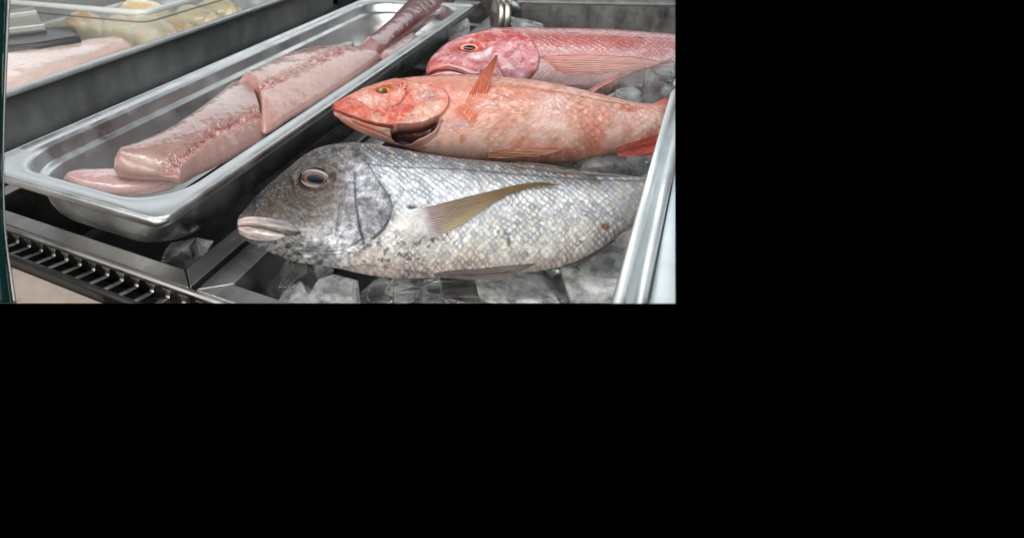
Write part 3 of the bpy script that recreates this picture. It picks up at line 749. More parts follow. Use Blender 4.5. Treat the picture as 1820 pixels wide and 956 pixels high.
def sn_paint(P, S, L, loc):
    u, v = loc[:, 0], loc[:, 1]; x, y = P[:, 0], P[:, 1]
    n1 = fbm(u * 30, v * 30, 201); n2 = fbm(u * 120, v * 120, 202); n3 = fbm(u * 400, v * 400, 203, 3)
    m1 = cn(fbm(u * 18, v * 26, 211), 3); m2 = cn(fbm(u * 60, v * 80, 212), 3)
    c = np.zeros((len(P), 3)) + np.array([0.72, 0.42, 0.42])
    yy = y + (n1 - 0.5) * 16
    c = mix(c, (0.48, 0.10, 0.09), (1 - sm(70, 96, yy)) * 0.85)
    c = mix(c, (0.50, 0.34, 0.30), (1 - sm(60, 67, y)) * 0.6)
    c = mix(c, (0.92, 0.80, 0.80), sm(80, 100, yy) * (0.6 + 0.35 * m2))
    c = mix(c, (0.88, 0.74, 0.72), sm(130, 165, yy) * 0.7)
    c = mix(c, (0.62, 0.54, 0.58), sm(1100, 1200, x) * 0.5)
    c = mix(c, (0.70, 0.30, 0.28), (1 - m1) * m2 * 0.35)
    gill = [(925, 56), (946, 72), (955, 89), (959, 105), (955, 124), (941, 141), (925, 150), (905, 162)]
    hpoly = [(740, 30)] + gill + [(740, 180)]
    hd = sd(P, hpoly); head = sm(-3, 3, hd)
    e, rnd, gli, rn2 = scales(u, v, 0.0088, 0.0062, 221, 0.45)
    sc = 1 - head; ed = sm(0.78, 1, e)
    sc = sc * (0.6 + 0.4 * cn(n1, 3))
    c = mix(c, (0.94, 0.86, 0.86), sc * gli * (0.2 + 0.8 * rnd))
    rw = cn(fbm(u * 60, v * 190, 237), 4); c = mix(c, (0.58, 0.14, 0.13), rw * 0.4 * (1 - sm(95, 125, y))); c = mix(c, (0.90, 0.80, 0.82), (1 - rw) * 0.3 * sm(80, 100, y))
    c = mix(c, (0.56, 0.20, 0.19), sc * (1 - gli) * (0.25 + 0.35 * (1 - sm(80, 110, y))) * rn2)
    c = c * (0.82 + 0.36 * n2)[:, None]
    h = np.zeros((len(P), 3)) + np.array([0.62, 0.20, 0.215])
    h = mix(h, (0.58, 0.12, 0.11), soft(P, [(870, 62), (925, 58), (946, 76), (955, 95), (930, 108), (895, 92), (872, 75)], 8) * (0.5 + 0.4 * m2))
    h = mix(h, (0.62, 0.30, 0.36), ell(P, 905, 125, 48, 32, 0.7) * 0.8)
    h = mix(h, (0.62, 0.10, 0.10), m2 * m1 * 0.7)
    h = mix(h, (0.80, 0.56, 0.62), (1 - m1) * m2 * 0.5)
    h = mix(h, (0.82, 0.68, 0.78), (1 - sm(2, 7, seg_d(P, [(885, 98), (905, 118), (925, 135), (935, 142)]))) * 0.8)
    h = mix(h, (0.80, 0.64, 0.72), (1 - sm(2, 6, seg_d(P, [(880, 100), (878, 125), (905, 142)]))) * 0.7)
    h = mix(h, (0.92, 0.86, 0.88), soft(P, [(790, 106), (830, 97), (860, 91), (872, 80), (876, 92), (862, 106), (825, 112)], 4) * (0.3 + 0.7 * m2))  # pale highlight below the eye painted into the skin colour
    h = mix(h, (0.62, 0.07, 0.06), ell(P, 775, 124, 28, 15, 0.7) * (0.5 + 0.4 * m2))
    h = mix(h, (0.74, 0.16, 0.07), ell(P, 842, 80, 32, 15, 0.5) * 0.85)
    h = mix(h, (0.54, 0.32, 0.30), (1 - sm(0.0, 0.12, L)) * 0.7)
    h = mix(h, (0.78, 0.60, 0.62), ell(P, 800, 150, 50, 16, 0.6) * 0.7)
    mm = cn(fbm(u * 110, v * 170, 231), 5); h = mix(h, (0.52, 0.07, 0.07), mm * 0.45); h = mix(h, (0.84, 0.66, 0.70), (1 - mm) * cn(fbm(u * 45, v * 60, 233), 4) * 0.45)
    vn = np.abs(fbm(u * 40, v * 55, 235) - 0.5); h = mix(h, (0.50, 0.05, 0.05), (1 - sm(0, 0.03, vn)) * 0.6)
    vn = np.abs(fbm(u * 34 + 7, v * 44, 236) - 0.5); h = mix(h, (0.90, 0.78, 0.82), (1 - sm(0, 0.02, vn)) * 0.55)
    h = mix(h, (0.95, 0.88, 0.90), soft(P, [(832, 98), (858, 93), (874, 84), (872, 96), (856, 104), (836, 103)], 2.5) * 0.85)  # brightest core of the painted highlight under the eye
    h = h * (0.62 + 0.76 * fbm(u * 220, v * 140, 230))[:, None]
    c = c * (1 - head)[:, None] + h * head[:, None]
    ln = lambda pts, wd: 1 - sm(wd * 0.4, wd, seg_d(P, pts))
    disp = sc * 0.0006 * (e - 0.5) + 0.001 * (n2 - 0.5) + 0.003 * head * (fbm(u * 70, v * 70, 240) - 0.5)
    g = ln(gill[1:], 3) * (0.2 + 0.7 * cn(n2, 3)); c = mix(c, (0.34, 0.09, 0.09), g * 0.6); disp = disp - 0.0018 * g
    disp = disp + 0.003 * head * (1 - sm(0, 30, hd))
    g = ln([(760, 134), (775, 127), (800, 124), (825, 130), (845, 136)], 2.6); c = mix(c, (0.20, 0.02, 0.02), g * 0.8); disp = disp - 0.003 * g
    g = ln([(880, 100), (885, 118), (895, 135), (910, 148)], 2.5); c = mix(c, (0.42, 0.10, 0.12), g * 0.5); disp = disp - 0.0015 * g
    g = ln([(960, 102), (975, 104), (985, 112), (990, 124)], 4); c = mix(c, (0.22, 0.05, 0.04), g * 0.6)
    disp = disp - 0.003 * ell(P, 835, 85, 20, 9, 0.3) + 0.003 * (ell(P, 835, 85, 27, 13, 0.3) - ell(P, 835, 85, 20, 9, 0.3))
    c = c * np.array([0.76, 0.69, 0.69])
    c = mix(c, (0.42, 0.16, 0.17), ell(P, 1110, 158, 45, 9, 0.7) * sm(0.4, 0.6, n2) * 0.8)
    return c, disp


snapper = Slab('red_snapper', sn_top, sn_bot, fs, sn_T, M['skin_red'], sn_paint, 560, 240, 2.0, 1.85, True, 0.9, dens=1.15)
N_ = snapper.obj
tag(N_, 'pinkish red snapper with downturned mouth, farthest back against the steel wall', 'fish', 'whole fish on ice')
eye(snapper, 835, 85, 20, 8.5, (11.5, 5), N_, (0.70, 0.30, 0.24), (0.66, 0.14, 0.07), (0.50, 0.06, 0.04), 0.005, 0.0, (-1, 0.5))
lip('upper_lip', snapper, [(759, 127), (766, 120), (780, 115), (800, 114), (820, 118), (838, 126), (852, 129)], [(761, 133), (770, 127), (785, 123), (800, 122), (820, 127), (836, 134), (850, 136)], N_, (0.68, 0.17, 0.15), (0.78, 0.52, 0.52), 0.007, 0.001, 23)
lip('lower_lip', snapper, [(761, 135), (775, 129), (800, 126), (822, 131), (840, 137)], [(765, 141), (780, 138), (800, 137), (822, 138), (840, 139)], N_, (0.72, 0.32, 0.30), (0.80, 0.60, 0.60), 0.006, 0.001, 26)
fin('pectoral_fin', snapper, [(963, 102), (985, 99), (1012, 98), (1060, 98), (1100, 100), (1148, 104), (1205, 120)], [(990, 125), (1005, 131), (1030, 133), (1060, 131), (1100, 126), (1150, 124), (1205, 124)], N_, (0.72, 0.36, 0.30), (0.74, 0.48, 0.46), 10, (0.0002, 0.0025), n=100, m=90, amp=0.0002, seed=31, dark=0.10,
    paint=lambda c, S, R: mix(mix(c, (0.62, 0.20, 0.16), (1 - sm(0.0, 0.12, R)) * 0.8), (0.62, 0.18, 0.15), (1 - sm(0.0, 0.1, S)) * 0.7))
fin('pelvic_fin', snapper, [(960, 156), (1000, 152), (1040, 152), (1075, 156)], [(960, 164), (1000, 168), (1040, 170), (1075, 168)], N_, (0.62, 0.42, 0.42), (0.62, 0.44, 0.44), 6, (0.002, 0.006), n=40, m=30, seed=33)
wsp = float(snapper.surf([(1060, 150)])[0]) + 0.012
fin('pelvic_spine', snapper, [(1028, 171), (1060, 152), (1095, 134), (1127, 119)], [(1036, 176), (1066, 157), (1099, 138), (1128, 120)], N_, (0.60, 0.30, 0.27), (0.58, 0.20, 0.17), 1, (0, 0), (wsp, wsp), n=40, m=12, seed=34)
fin('dorsal_fin', snapper, [(960, 58), (1010, 58), (1070, 59), (1130, 61), (1190, 64)], [(960, 62), (1010, 64), (1070, 65), (1130, 67), (1190, 69)], N_, (0.40, 0.22, 0.17), (0.42, 0.25, 0.2), 3, (0, 0), n=60, m=12, seed=35)

# ================================================================== STEEL PANS
def rrect(x0, x1, y0, y1, r, n=12):
    pts = []
    for cx, cy, a0 in ((x1 - r, y0 + r, -90), (x1 - r, y1 - r, 0), (x0 + r, y1 - r, 90), (x0 + r, y0 + r, 180)):
        for k in range(n + 1):
            a = math.radians(a0 + 90 * k / n); pts.append((cx + r * math.cos(a), cy + r * math.sin(a)))
    return pts


def pan(name, x0, x1, y0, y1, prof, mat, parent=None, close=(True, True), xf=None):
    V = []; F = []
    for ins, z, r in prof:
        V += [(x, y, z) for x, y in rrect(x0 + ins, x1 - ins, y0 + ins, y1 - ins, r)]
    n = len(rrect(0, 1, 0, 1, .1))
    for k in range(len(prof) - 1):
        for i in range(n):
            j = (i + 1) % n
            F.append((k * n + i, k * n + j, (k + 1) * n + j, (k + 1) * n + i))
    if close[0]: F.append(tuple(range(n))[::-1])
    if close[1]: F.append(tuple(range((len(prof) - 1) * n, len(prof) * n)))
    V = np.array(V)
    if xf is not None: V = xf(V)
    return make_mesh(name, V, F, mat, parent)


def gn_prof(zr, depth, rim=0.024, ro=0.016, ri=0.062):
    zb = zr - depth
    out = [(rim + 0.075, zb, 0.05)]
    for k in range(0, 8):                                        # generous rounding between base and wall
        a = math.radians(90 * k / 7); out.append((rim + 0.056 - 0.046 * math.sin(a), zb + 0.046 * (1 - math.cos(a)), 0.058))
    out += [(rim + 0.004, zr - 0.022, 0.06), (rim + 0.001, zr - 0.004, 0.055), (0.0028, zr - 0.0035, ro), (0.0022, zr - 0.0095, ro), (0.0004, zr - 0.010, ro), (0.0, zr - 0.0075, ro), (0.0006, zr - 0.0015, ro), (0.0024, zr, ro), (0.0045, zr - 0.0006, ro), (0.0065, zr - 0.0022, ro),
            (rim - 0.005, zr - 0.0022, ri), (rim - 0.002, zr - 0.0018, ri), (rim + 0.001, zr - 0.0032, ri), (rim + 0.0035, zr - 0.008, ri), (rim + 0.006, zr - 0.022, ri), (rim + 0.008, zr - 0.0255, ri), (rim + 0.012, zr - 0.0265, ri), (rim + 0.0135, zr - 0.030, ri)]
    for k in range(7, -1, -1):
        a = math.radians(90 * k / 7); out.append((rim + 0.059 - 0.042 * math.sin(a), zb + 0.0018 + 0.042 * (1 - math.cos(a)), 0.056))
    return out + [(rim + 0.078, zb + 0.0018, 0.05)]


T1 = pan('steel_pan', -0.682, -0.384, 0.335, 1.40, gn_prof(0.07, 0.092), M['pan'])
tag(T1, 'long stainless steel pan holding pink fillets, left of the whole fish', 'pan', 'steel food pans')
T2 = pan('steel_pan', -1.32, -0.897, 0.20, 1.75, gn_prof(0.07, 0.13, 0.021), M['liftpan'])
tag(T2, 'far left stainless steel pan with a pale pink fillet, mostly out of view', 'pan', 'steel food pans')


# ------------------------------------------------------------------ fillets
def fil_paint(base, blood=None, bumps=None, seed=0, fib=(70, 260), dark=(0.42, 0.20, 0.17), bl_w=10, pale=None, calm=1.0, fang=0.6):
    def f(P, S, L, loc):
        u, v = loc[:, 0], loc[:, 1]
        ca, sa = math.cos(fang), math.sin(fang)
        a = u * ca + v * sa; b2 = -u * sa + v * ca
        fi = fbm(a * fib[0], b2 * fib[1], seed, 4); n1 = fbm(u * 35, v * 35, seed + 3); n2 = fbm(u * 160, v * 160, seed + 7)
        c = np.zeros((len(P), 3)) + np.asarray(base, float)
        c = c * (0.88 + 0.24 * fi)[:, None] * (0.88 + 0.24 * n1)[:, None]
        c = mix(c, np.asarray(base) * 1.15, sm(0.58, 0.72, n2) * 0.3 * calm)
        d = (0.0006 * (fi - 0.5) + 0.0026 * (n1 - 0.5) + 0.0002 * (n2 - 0.5)) * (0.3 + 0.7 * calm)
        wh = cn(fbm(a * fib[0] * 0.5, b2 * fib[1] * 1.4, seed + 11, 3) - 0.1, 7); c = mix(c, np.asarray(base) * 1.25, wh * 0.28 * calm)
        dkp = cn(fbm(u * 16, v * 22, seed + 13), 3); c = mix(c, np.asarray(base) * np.array([0.74, 0.70, 0.72]), dkp * 0.4)
        if blood is not None:
            q = seg_d(P, blood) + (cn(n2, 1.8) - 0.5) * bl_w * 0.9
            c = mix(c, dark, (1 - sm(0, bl_w * 1.7, q)) * 0.75)
            c = mix(c, (0.24, 0.05, 0.045), (1 - sm(0, bl_w * 0.75, q)) * 0.9)
            d = d + calm * (-0.0045 * (1 - sm(0, bl_w * 1.4, q)) + 0.0016 * (1 - sm(0, bl_w * 0.9, q)) * cn(n2, 2))
            th = np.abs(fbm(a * 60, b2 * 150, seed + 21) - 0.5); c = mix(c, (0.62, 0.38, 0.34), (1 - sm(0, 0.025, th)) * (1 - sm(bl_w * 0.3, bl_w * 1.2, q)) * 0.75 * calm)
        if bumps is not None:
            for bx, by, r in bumps:
                g = ell(P, bx, by, r, r * 0.75, 0.6); d = d + 0.0035 * g; c = mix(c, (0.62, 0.33, 0.28), g * 0.85)
        if pale is not None:
            for (px, py, rx, ry, col) in pale: c = mix(c, col, ell(P, px, py, rx, ry, 0.8) * (0.4 + 0.6 * n1))
        return c, d
    return f


def pan_frame(x, z, tilt):
    t = math.radians(tilt)
    return Frame((x, 0.6, z), np.array([0, 1.0, 0]), np.array([-math.cos(t), 0, math.sin(t)]))


def round_T(h, a=0.06, b=0.06):
    return lambda s: h * np.sqrt(np.minimum(1, s / a)) * np.sqrt(np.minimum(1, (1 - s) / b))


PK = (0.47, 0.31, 0.28)
f1 = Slab('fish_fillet', [(203, 290), (215, 279), (250, 262), (290, 241), (330, 215), (362, 192), (390, 170), (412, 152), (432, 147), (450, 163)], [(202, 300), (225, 308), (260, 314), (297, 318), (318, 324), (350, 310), (395, 289), (440, 264), (470, 246), (474, 238)],
          pan_frame(-0.53, 0.045, 14), round_T(0.022, 0.05, 0.04), M['fillet'],
          fil_paint((0.36, 0.225, 0.20), [(297, 305), (312, 284), (345, 258), (385, 234), (420, 216), (456, 204)], [(388, 234, 5), (432, 212, 6)], 301, (30, 200), bl_w=11,
                    pale=[(250, 292, 40, 16, (0.56, 0.40, 0.33)), (400, 175, 40, 20, (0.50, 0.40, 0.37))], fang=0.9), 320, 160, 2.4, 1.8, False, 0.8)
tag(f1.obj, 'translucent pink fish fillet with a ragged red bloodline, at the front of the steel pan', 'fillet', 'fillets in the pans')
f2 = Slab('fish_fillet', [(423, 148), (440, 136), (480, 113), (520, 96), (560, 87), (600, 85), (640, 90), (672, 101)], [(440, 152), (457, 166), (463, 190), (468, 236), (520, 208), (570, 178), (625, 144), (682, 108)],
          pan_frame(-0.53, 0.062, 14), round_T(0.020, 0.05, 0.05), M['fillet'],
          fil_paint((0.52, 0.315, 0.275), [(450, 170), (470, 152), (510, 135), (550, 115), (585, 97), (604, 90)], [(459, 161, 5), (476, 151, 6), (482, 146, 4), (503, 138, 5), (525, 127, 3), (560, 109, 6), (578, 102, 4), (590, 95, 5)], 311, (60, 240), (0.50, 0.24, 0.21), 8,
                    pale=[(500, 115, 50, 14, (0.56, 0.42, 0.35))], fang=0.5), 300, 160, 2.4, 1.8, False, 0.8)
tag(f2.obj, 'matt pink fish fillet with a knobbly central seam, overlapping the front fillet in the pan', 'fillet', 'fillets in the pans')
f0 = Slab('fish_fillet', [(112, 323), (135, 311), (180, 306), (230, 308), (280, 313), (316, 321)], [(112, 325), (140, 338), (190, 346), (240, 344), (290, 334), (318, 323)], pan_frame(-0.54, 0.022, 6), round_T(0.012, 0.06, 0.06), M['fillet'],
          fil_paint((0.58, 0.38, 0.36), None, None, 321, (120, 300), fang=0.2), 140, 80, 3, 2, False, 0.8)
tag(f0.obj, 'small rounded pink fillet end lying lowest in the front corner of the steel pan', 'fillet', 'fillets in the pans')
f3 = Slab('fish_fillet', [(636, 86), (660, 68), (690, 42), (712, 18), (735, -4), (760, -22)], [(660, 104), (690, 98), (716, 76), (750, 48), (790, 18), (822, -12)], pan_frame(-0.53, 0.07, 16), round_T(0.026, 0.06, 0.06), M['fillet'],
          fil_paint((0.34, 0.175, 0.175), [(670, 98), (700, 74), (735, 42), (765, 10)], None, 331, (60, 200), (0.20, 0.05, 0.05), 9, calm=0.2, pale=[(660, 80, 24, 16, (0.42, 0.26, 0.25)), (770, 30, 20, 20, (0.44, 0.25, 0.23))], fang=0.4), 200, 100, 2.4, 2, False, 0.8)
tag(f3.obj, 'dark purplish red strip of fish at the back of the steel pan', 'fillet', 'fillets in the pans')
f4 = Slab('fish_fillet', [(672, 100), (694, 88), (716, 72), (736, 60)], [(684, 112), (705, 104), (726, 90), (744, 72)], pan_frame(-0.47, 0.055, 8), round_T(0.012, 0.1, 0.1), M['fillet'], fil_paint((0.46, 0.27, 0.26), None, None, 341), 90, 50, 2.6, 2, False, 0.8)
tag(f4.obj, 'pale pink fillet sliver tucked beside the dark red strip and the pan rim', 'fillet', 'fillets in the pans')
f5 = Slab('fish_fillet', [(594, 85), (605, 80), (618, 76), (629, 77)], [(594, 89), (606, 88), (620, 86), (630, 82)], pan_frame(-0.58, 0.05, 10), round_T(0.006, 0.1, 0.1), M['fillet'], fil_paint((0.30, 0.29, 0.28), None, None, 351), 60, 30, 2.6, 2, False, 0.8)
tag(f5.obj, 'grey tip of skin poking out behind the knobbly fillet', 'fillet', 'fillets in the pans')
f6 = Slab('fish_fillet', [(-60, 112), (-10, 100), (40, 94), (90, 88), (140, 79), (180, 73), (210, 74), (234, 84)], [(-60, 190), (-10, 180), (40, 158), (90, 140), (140, 122), (180, 108), (210, 98), (236, 90)], pan_frame(-1.03, 0.05, 8), round_T(0.018, 0.05, 0.06), M['fillet'],
          fil_paint((0.80, 0.62, 0.56), None, None, 361, (40, 160), pale=[(120, 100, 80, 14, (0.64, 0.50, 0.44))], fang=0.3), 200, 90, 2.8, 2, False, 0.8)
tag(f6.obj, 'broad pale pink fillet in the far left steel pan', 'fillet', 'fillets in the pans')

# ------------------------------------------------------------------ things at the far left: tub, basket, card holder
tub_prof = [(0.06, -0.045, 0.05), (0.04, -0.042, 0.05), (0.028, -0.02, 0.05), (0.018, 0.095, 0.055), (0.012, 0.097, 0.058), (0.011, 0.112, 0.06), (0.002, 0.1125, 0.06), (0.0, 0.114, 0.06), (0.0, 0.119, 0.06), (0.003, 0.121, 0.06), (0.010, 0.120, 0.058),
            (0.013, 0.114, 0.056), (0.014, 0.099, 0.054), (0.020, 0.0935, 0.053), (0.030, -0.018, 0.048), (0.042, -0.0395, 0.048), (0.062, -0.0425, 0.048)]
tub_prof = [(a, z, 0.03) for a, z, r in tub_prof]
tub = pan('food_tub', -1.62, -0.948, 0.893, 1.50, tub_prof, M['tub'])
pan('tub_rim', -1.625, -0.943, 0.888, 1.505, [(0.014, 0.1135, 0.03), (0.001, 0.113, 0.032), (0.0, 0.115, 0.032), (0.0, 0.121, 0.032), (0.003, 0.1245, 0.032), (0.010, 0.1235, 0.03), (0.0155, 0.119, 0.03)], M['whiteplastic'], tub, close=(False, False))
pan('tub_step', -1.606, -0.962, 0.907, 1.486, [(0.0, 0.0925, 0.03), (-0.0012, 0.093, 0.03), (-0.0012, 0.0955, 0.03), (0.0, 0.096, 0.03)], M['greycard'], tub, close=(False, False))

tag(tub, 'clear plastic tub with a thick rim, full of creamy yellow pieces', 'tub')

def lump(name, c, r, mat, seed, cols, sub=4, squash=(1, 1, 0.7), parent=None, amp=0.25):
    bm = bmesh.new(); bmesh.ops.create_icosphere(bm, subdivisions=sub, radius=1)
    V = np.array([v.co[:] for v in bm.verts]); F = np.array([[v.index for v in f.verts] for f in bm.faces]); bm.free()
    n = fbm(V[:, 0] * 1.3 + V[:, 2] * 0.8 + 5, V[:, 1] * 1.3 - V[:, 2] * 0.6 + 5, seed, 3)
    V2 = V * (1 + amp * (n - 0.5) * 2)[:, None] * np.array(squash) * r + np.array(c)
    n2 = fbm(V[:, 0] * 3 + V[:, 2] + 3, V[:, 1] * 3 + V[:, 2] * 2, seed + 2, 3)
    C = np.asarray(cols[0], float) + (np.asarray(cols[1], float) - np.asarray(cols[0], float)) * sm(0.35, 0.65, n2)[:, None]
    return make_mesh(name, V2, F, mat, parent, C)

cream = [((0.88, 0.72, 0.44), (0.78, 0.50, 0.22)), ((0.92, 0.82, 0.58), (0.86, 0.74, 0.5)), ((0.9, 0.8, 0.6), (0.84, 0.68, 0.38)), ((0.92, 0.83, 0.58), (0.86, 0.72, 0.44)), ((0.9, 0.82, 0.64), (0.88, 0.74, 0.5))]
for k, (x, y, z, r, lab) in enumerate([
    (-1.245, 0.972, 0.050, 0.044, 'orange yellow knob of fish near the left end of the tub wall'),
    (-1.185, 0.972, 0.022, 0.052, 'creamy fish piece just right of the orange knob in the tub'),
    (-1.125, 0.972, 0.036, 0.050, 'pale cream piece second from the orange knob along the tub wall'),
    (-1.075, 0.968, 0.020, 0.052, 'cream piece with a grey tinge at the middle of the tub wall'),
    (-1.030, 0.980, 0.034, 0.050, 'yellow cream piece in the right front corner of the tub'),
    (-1.020, 1.050, 0.026, 0.052, 'cream piece just behind the right front corner of the tub'),
    (-1.020, 1.130, 0.036, 0.054, 'cream piece along the right side of the tub, farther back'),
    (-1.110, 1.050, 0.050, 0.066, 'pale cream piece on top, behind the front row in the tub'),
    (-1.020, 1.220, 0.034, 0.056, 'cream piece at the far right end of the tub'),
    (-1.310, 0.985, 0.012, 0.056, 'pale cream piece at the far left of the tub')]):
    lo = lump('fish_piece', (x, y, z), r, M['fillet'], 400 + k, cream[k % 5], squash=(1.35, 1.0, 0.95))
    tag(lo, lab, 'fish piece', 'pieces in the plastic tub')

# black basket
bq = at_z([(20, 92), (140, 86), (150, 66), (20, 66)], 0.06)
bk = Bx()
c0 = at_z([(60, 84)], 0.05)[0]
bk.prism([tuple(p[:2]) for p in at_z([(-40, 100), (60, 92), (146, 76), (134, 58), (60, 60), (-40, 66)], 0.07)], 0.03, 0.085)
bsk = bk.build('basket', M['smoke'], None, 0.010)
tag(bsk, 'black plastic basket edge behind the pale fillet at far left', 'basket')
h0 = at_z([(15, 60), (82, 52), (60, 14), (15, 20)], 0.10)
hb = Bx()
v = []
A = at_z([(-40, 66), (82, 53)], 0.09); Bt = EYE + rays([(-40, 26), (59, 12)]) * (np.linalg.norm(A - EYE, axis=1) / np.linalg.norm(rays([(-40, 66), (82, 53)]), axis=1) * 1.05)[:, None]
v = list(map(tuple, [A[0], A[1], Bt[1], Bt[0]])); v += [tuple(np.array(q) + np.array([-0.004, 0.004, -0.008])) for q in v]
hb.add(v, [(0, 1, 2, 3), (7, 6, 5, 4), (0, 4, 5, 1), (1, 5, 6, 2), (2, 6, 7, 3), (3, 7, 4, 0)])
ch = hb.build('card_holder', M['greycard'], None, 0.001)
tag(ch, 'grey sloping card holder with white edges above the black basket', 'card holder')
for t in (0.03, 0.62):
    e = Bx(); P0 = A[0] * (1 - t) + Bt[0] * t; P1 = A[1] * (1 - t) + Bt[1] * t; nv = np.array([0.004, -0.004, 0.009])
    d = (Bt[0] - A[0]) * 0.06
    vv = [P0, P1, P1 + d, P0 + d]; vv = vv + [q + nv for q in vv]
    e.add(vv, [(3, 2, 1, 0), (4, 5, 6, 7), (0, 1, 5, 4), (1, 2, 6, 5), (2, 3, 7, 6), (3, 0, 4, 7)]).build('edge_strip', M['whiteplastic'], ch, 0.001)

# ------------------------------------------------------------------ display case: wells, flanges, grille
CASE = empty('display_case', (-0.4, 0.33, -0.12), 'stainless steel display case with slotted front grille holding the pans and the ice', 'display case')
floor = Bx().box(-1.9, 0.9, 0.30, 2.2, -0.135, -0.128).build('case_floor', M['void']); tag(floor, 'bottom of the display case, coloured near-black for shade', None, None, 'structure')


def well_flange(x0, x1, y0, y1, wx, wy, z):
    """folded steel frame round a well: flat flange, mitred corners, turned-down inner and outer lips"""
    g = 0.0012
    t = 0.0015
    xi0, xi1, yi0, yi1 = x0 + wx, x1 - wx, y0 + wy, y1 - wy
    strips = [[(x0 + g, y0), (x1 - g, y0), (xi1 - g, yi0), (xi0 + g, yi0)], [(x1, y0 + g), (x1, y1 - g), (xi1, yi1 - g), (xi1, yi0 + g)],
              [(x1 - g, y1), (x0 + g, y1), (xi0 + g, yi1), (xi1 - g, yi1)], [(x0, y1 - g), (x0, y0 + g), (xi0, yi0 + g), (xi0, yi1 - g)]]
    for k, sp in enumerate(strips):
        o = Bx().prism(sp, z - t, z)
        a, b2, c2, d2 = [np.array(q) for q in sp]
        def lipb(p, q, inn, dep):
            n = np.array([-(q - p)[1], (q - p)[0]]); n = n / np.linalg.norm(n) * 0.0015
            o.prism([tuple(p), tuple(q), tuple(q + n), tuple(p + n)], z - dep, z - t - 0.00005)
        lipb(a, b2, 1, 0.016 if k else 0.006); lipb(c2, d2, 1, 0.118)
        o.build('flange', M['flange'], CASE, 0.0012)


well_flange(-0.74, -0.361, 0.334, 1.50, 0.024, 0.0215, 0.0)
well_flange(-0.353, 0.42, 0.334, 1.72, 0.028, 0.023, 0.0)

bars = Bx()
x = -0.70
while x < 0.30:
    prof = [(0.0, -0.0105), (0.0, -0.0185), (-0.0015, -0.0205), (-0.0225, -0.0160), (-0.0225, -0.0173), (-0.0012, -0.0218), (0.0013, -0.0195), (0.0013, -0.0105)]
    bars.sweep(prof, [(x, 0.3325, 0), (x + 0.0058, 0.3325, 0)], (0, 1, 0))
    bars.prism([(x - 0.0035, 0.3318), (x + 0.0093, 0.3318), (x + 0.0093, 0.3334), (x - 0.0035, 0.3334)], -0.0112, -0.0072)
    bars.add([(x - 0.0035, 0.3318, -0.0112), (x + 0.0093, 0.3318, -0.0112), (x + 0.0060, 0.3320, -0.0160), (x - 0.0002, 0.3320, -0.0160),
              (x - 0.0035, 0.3330, -0.0112), (x + 0.0093, 0.3330, -0.0112), (x + 0.0060, 0.3331, -0.0160), (x - 0.0002, 0.3331, -0.0160)],
             [(0, 1, 2, 3), (7, 6, 5, 4), (0, 4, 5, 1), (1, 5, 6, 2), (2, 6, 7, 3), (3, 7, 4, 0)])
    x += 0.0218
gl = bars.build('air_grille', M['flange'], CASE, 0.0004)
Bx().sweep([(0.0028, -0.001), (0.0028, -0.0075), (-0.0012, -0.0085), (-0.0030, -0.006), (-0.0030, -0.0035), (-0.0012, -0.001)], [(-0.74, 0.3325, 0), (0.42, 0.3325, 0)], (0, 1, 0)).build('grille_lip', M['flange'], gl, 0.0006)
Bx().box(-0.76, 0.44, 0.306, 0.3375, -0.075, -0.036).build('air_duct', M['void'], CASE)
rl = Bx().sweep([(0.003, -0.002), (0.002, 0.002), (-0.002, 0.002), (-0.004, -0.001), (-0.004, -0.03), (0.003, -0.03)], [(-0.80, 0.3060, -0.0150), (0.44, 0.3060, -0.0150)], (0, 1, 0)).build('bumper_rail', M['black'], CASE, 0.001)
ct = Bx().box(-1.1, 0.5, 0.10, 0.3015, -0.075, -0.026).build('front_ledge', M['cream'], CASE, 0.002)

# back wall of the ice well with its turned rim
bw = Bx().prism([(-0.30, 1.52), (0.5, 1.66), (0.5, 1.663), (-0.30, 1.523)], -0.12, 0.052).build('wall_panel', M['wall'], CASE)
Bx().prism([(-0.315, 1.519), (0.5, 1.662), (0.5, 1.70), (-0.315, 1.557)], 0.053, 0.058).build('wall_rim', M['flange'], bw, 0.001)
bl = Bx().box(-1.0, 0.7, 1.84, 1.87, -0.12, 0.03).build('back_panel', M['wall'], CASE, 0.002)
bl2 = Bx().box(-0.90, -0.47, 1.735, 1.765, -0.006, 0.002).build('back_rail', M['flange'], CASE, 0.001)
dv = Bx().prism([(-0.386, 1.30), (-0.346, 1.30), (-0.346, 1.73), (-0.386, 1.73)], 0.0, 0.012).build('divider_strip', M['wall'], CASE, 0.002)

# steel cup lying on the divider
cp = empty('steel_cup', at_z([(900, 40)], 0.06)[0], 'round steel cup end with a bright ring beside the snapper', 'cup')
cpos = at_z([(893, 28)], 0.07)[0]
ax = RIGHT * 0.97 + np.array([0, 0, -0.05]); ax /= np.linalg.norm(ax); e1 = np.cross(ax, UP); e1 /= np.linalg.norm(e1); e2 = np.cross(e1, ax)


def lathe(prof, name, mat, parent, n=48):
    V = [cpos + ax * a + (e1 * math.cos(t) + e2 * math.sin(t)) * r for a, r in prof for t in np.linspace(0, 2 * np.pi, n, endpoint=False)]
    i, j = np.meshgrid(np.arange(len(prof) - 1), np.arange(n), indexing='ij'); a = (i * n + j).ravel(); b2 = (i * n + (j + 1) % n).ravel()
    return make_mesh(name, np.array(V), np.c_[a, b2, b2 + n, a + n], mat, parent)


lathe([(-0.018, 0.0), (-0.018, 0.036), (-0.016, 0.039), (-0.006, 0.040), (-0.005, 0.0385), (-0.003, 0.0385), (-0.002, 0.040), (0.008, 0.040), (0.0095, 0.038)], 'ring', M['chrome'], cp)
lathe([(0.0095, 0.038), (0.012, 0.036), (0.02, 0.033), (0.032, 0.026), (0.04, 0.014), (0.042, 0.0)], 'cup_body', M['pan'], cp)

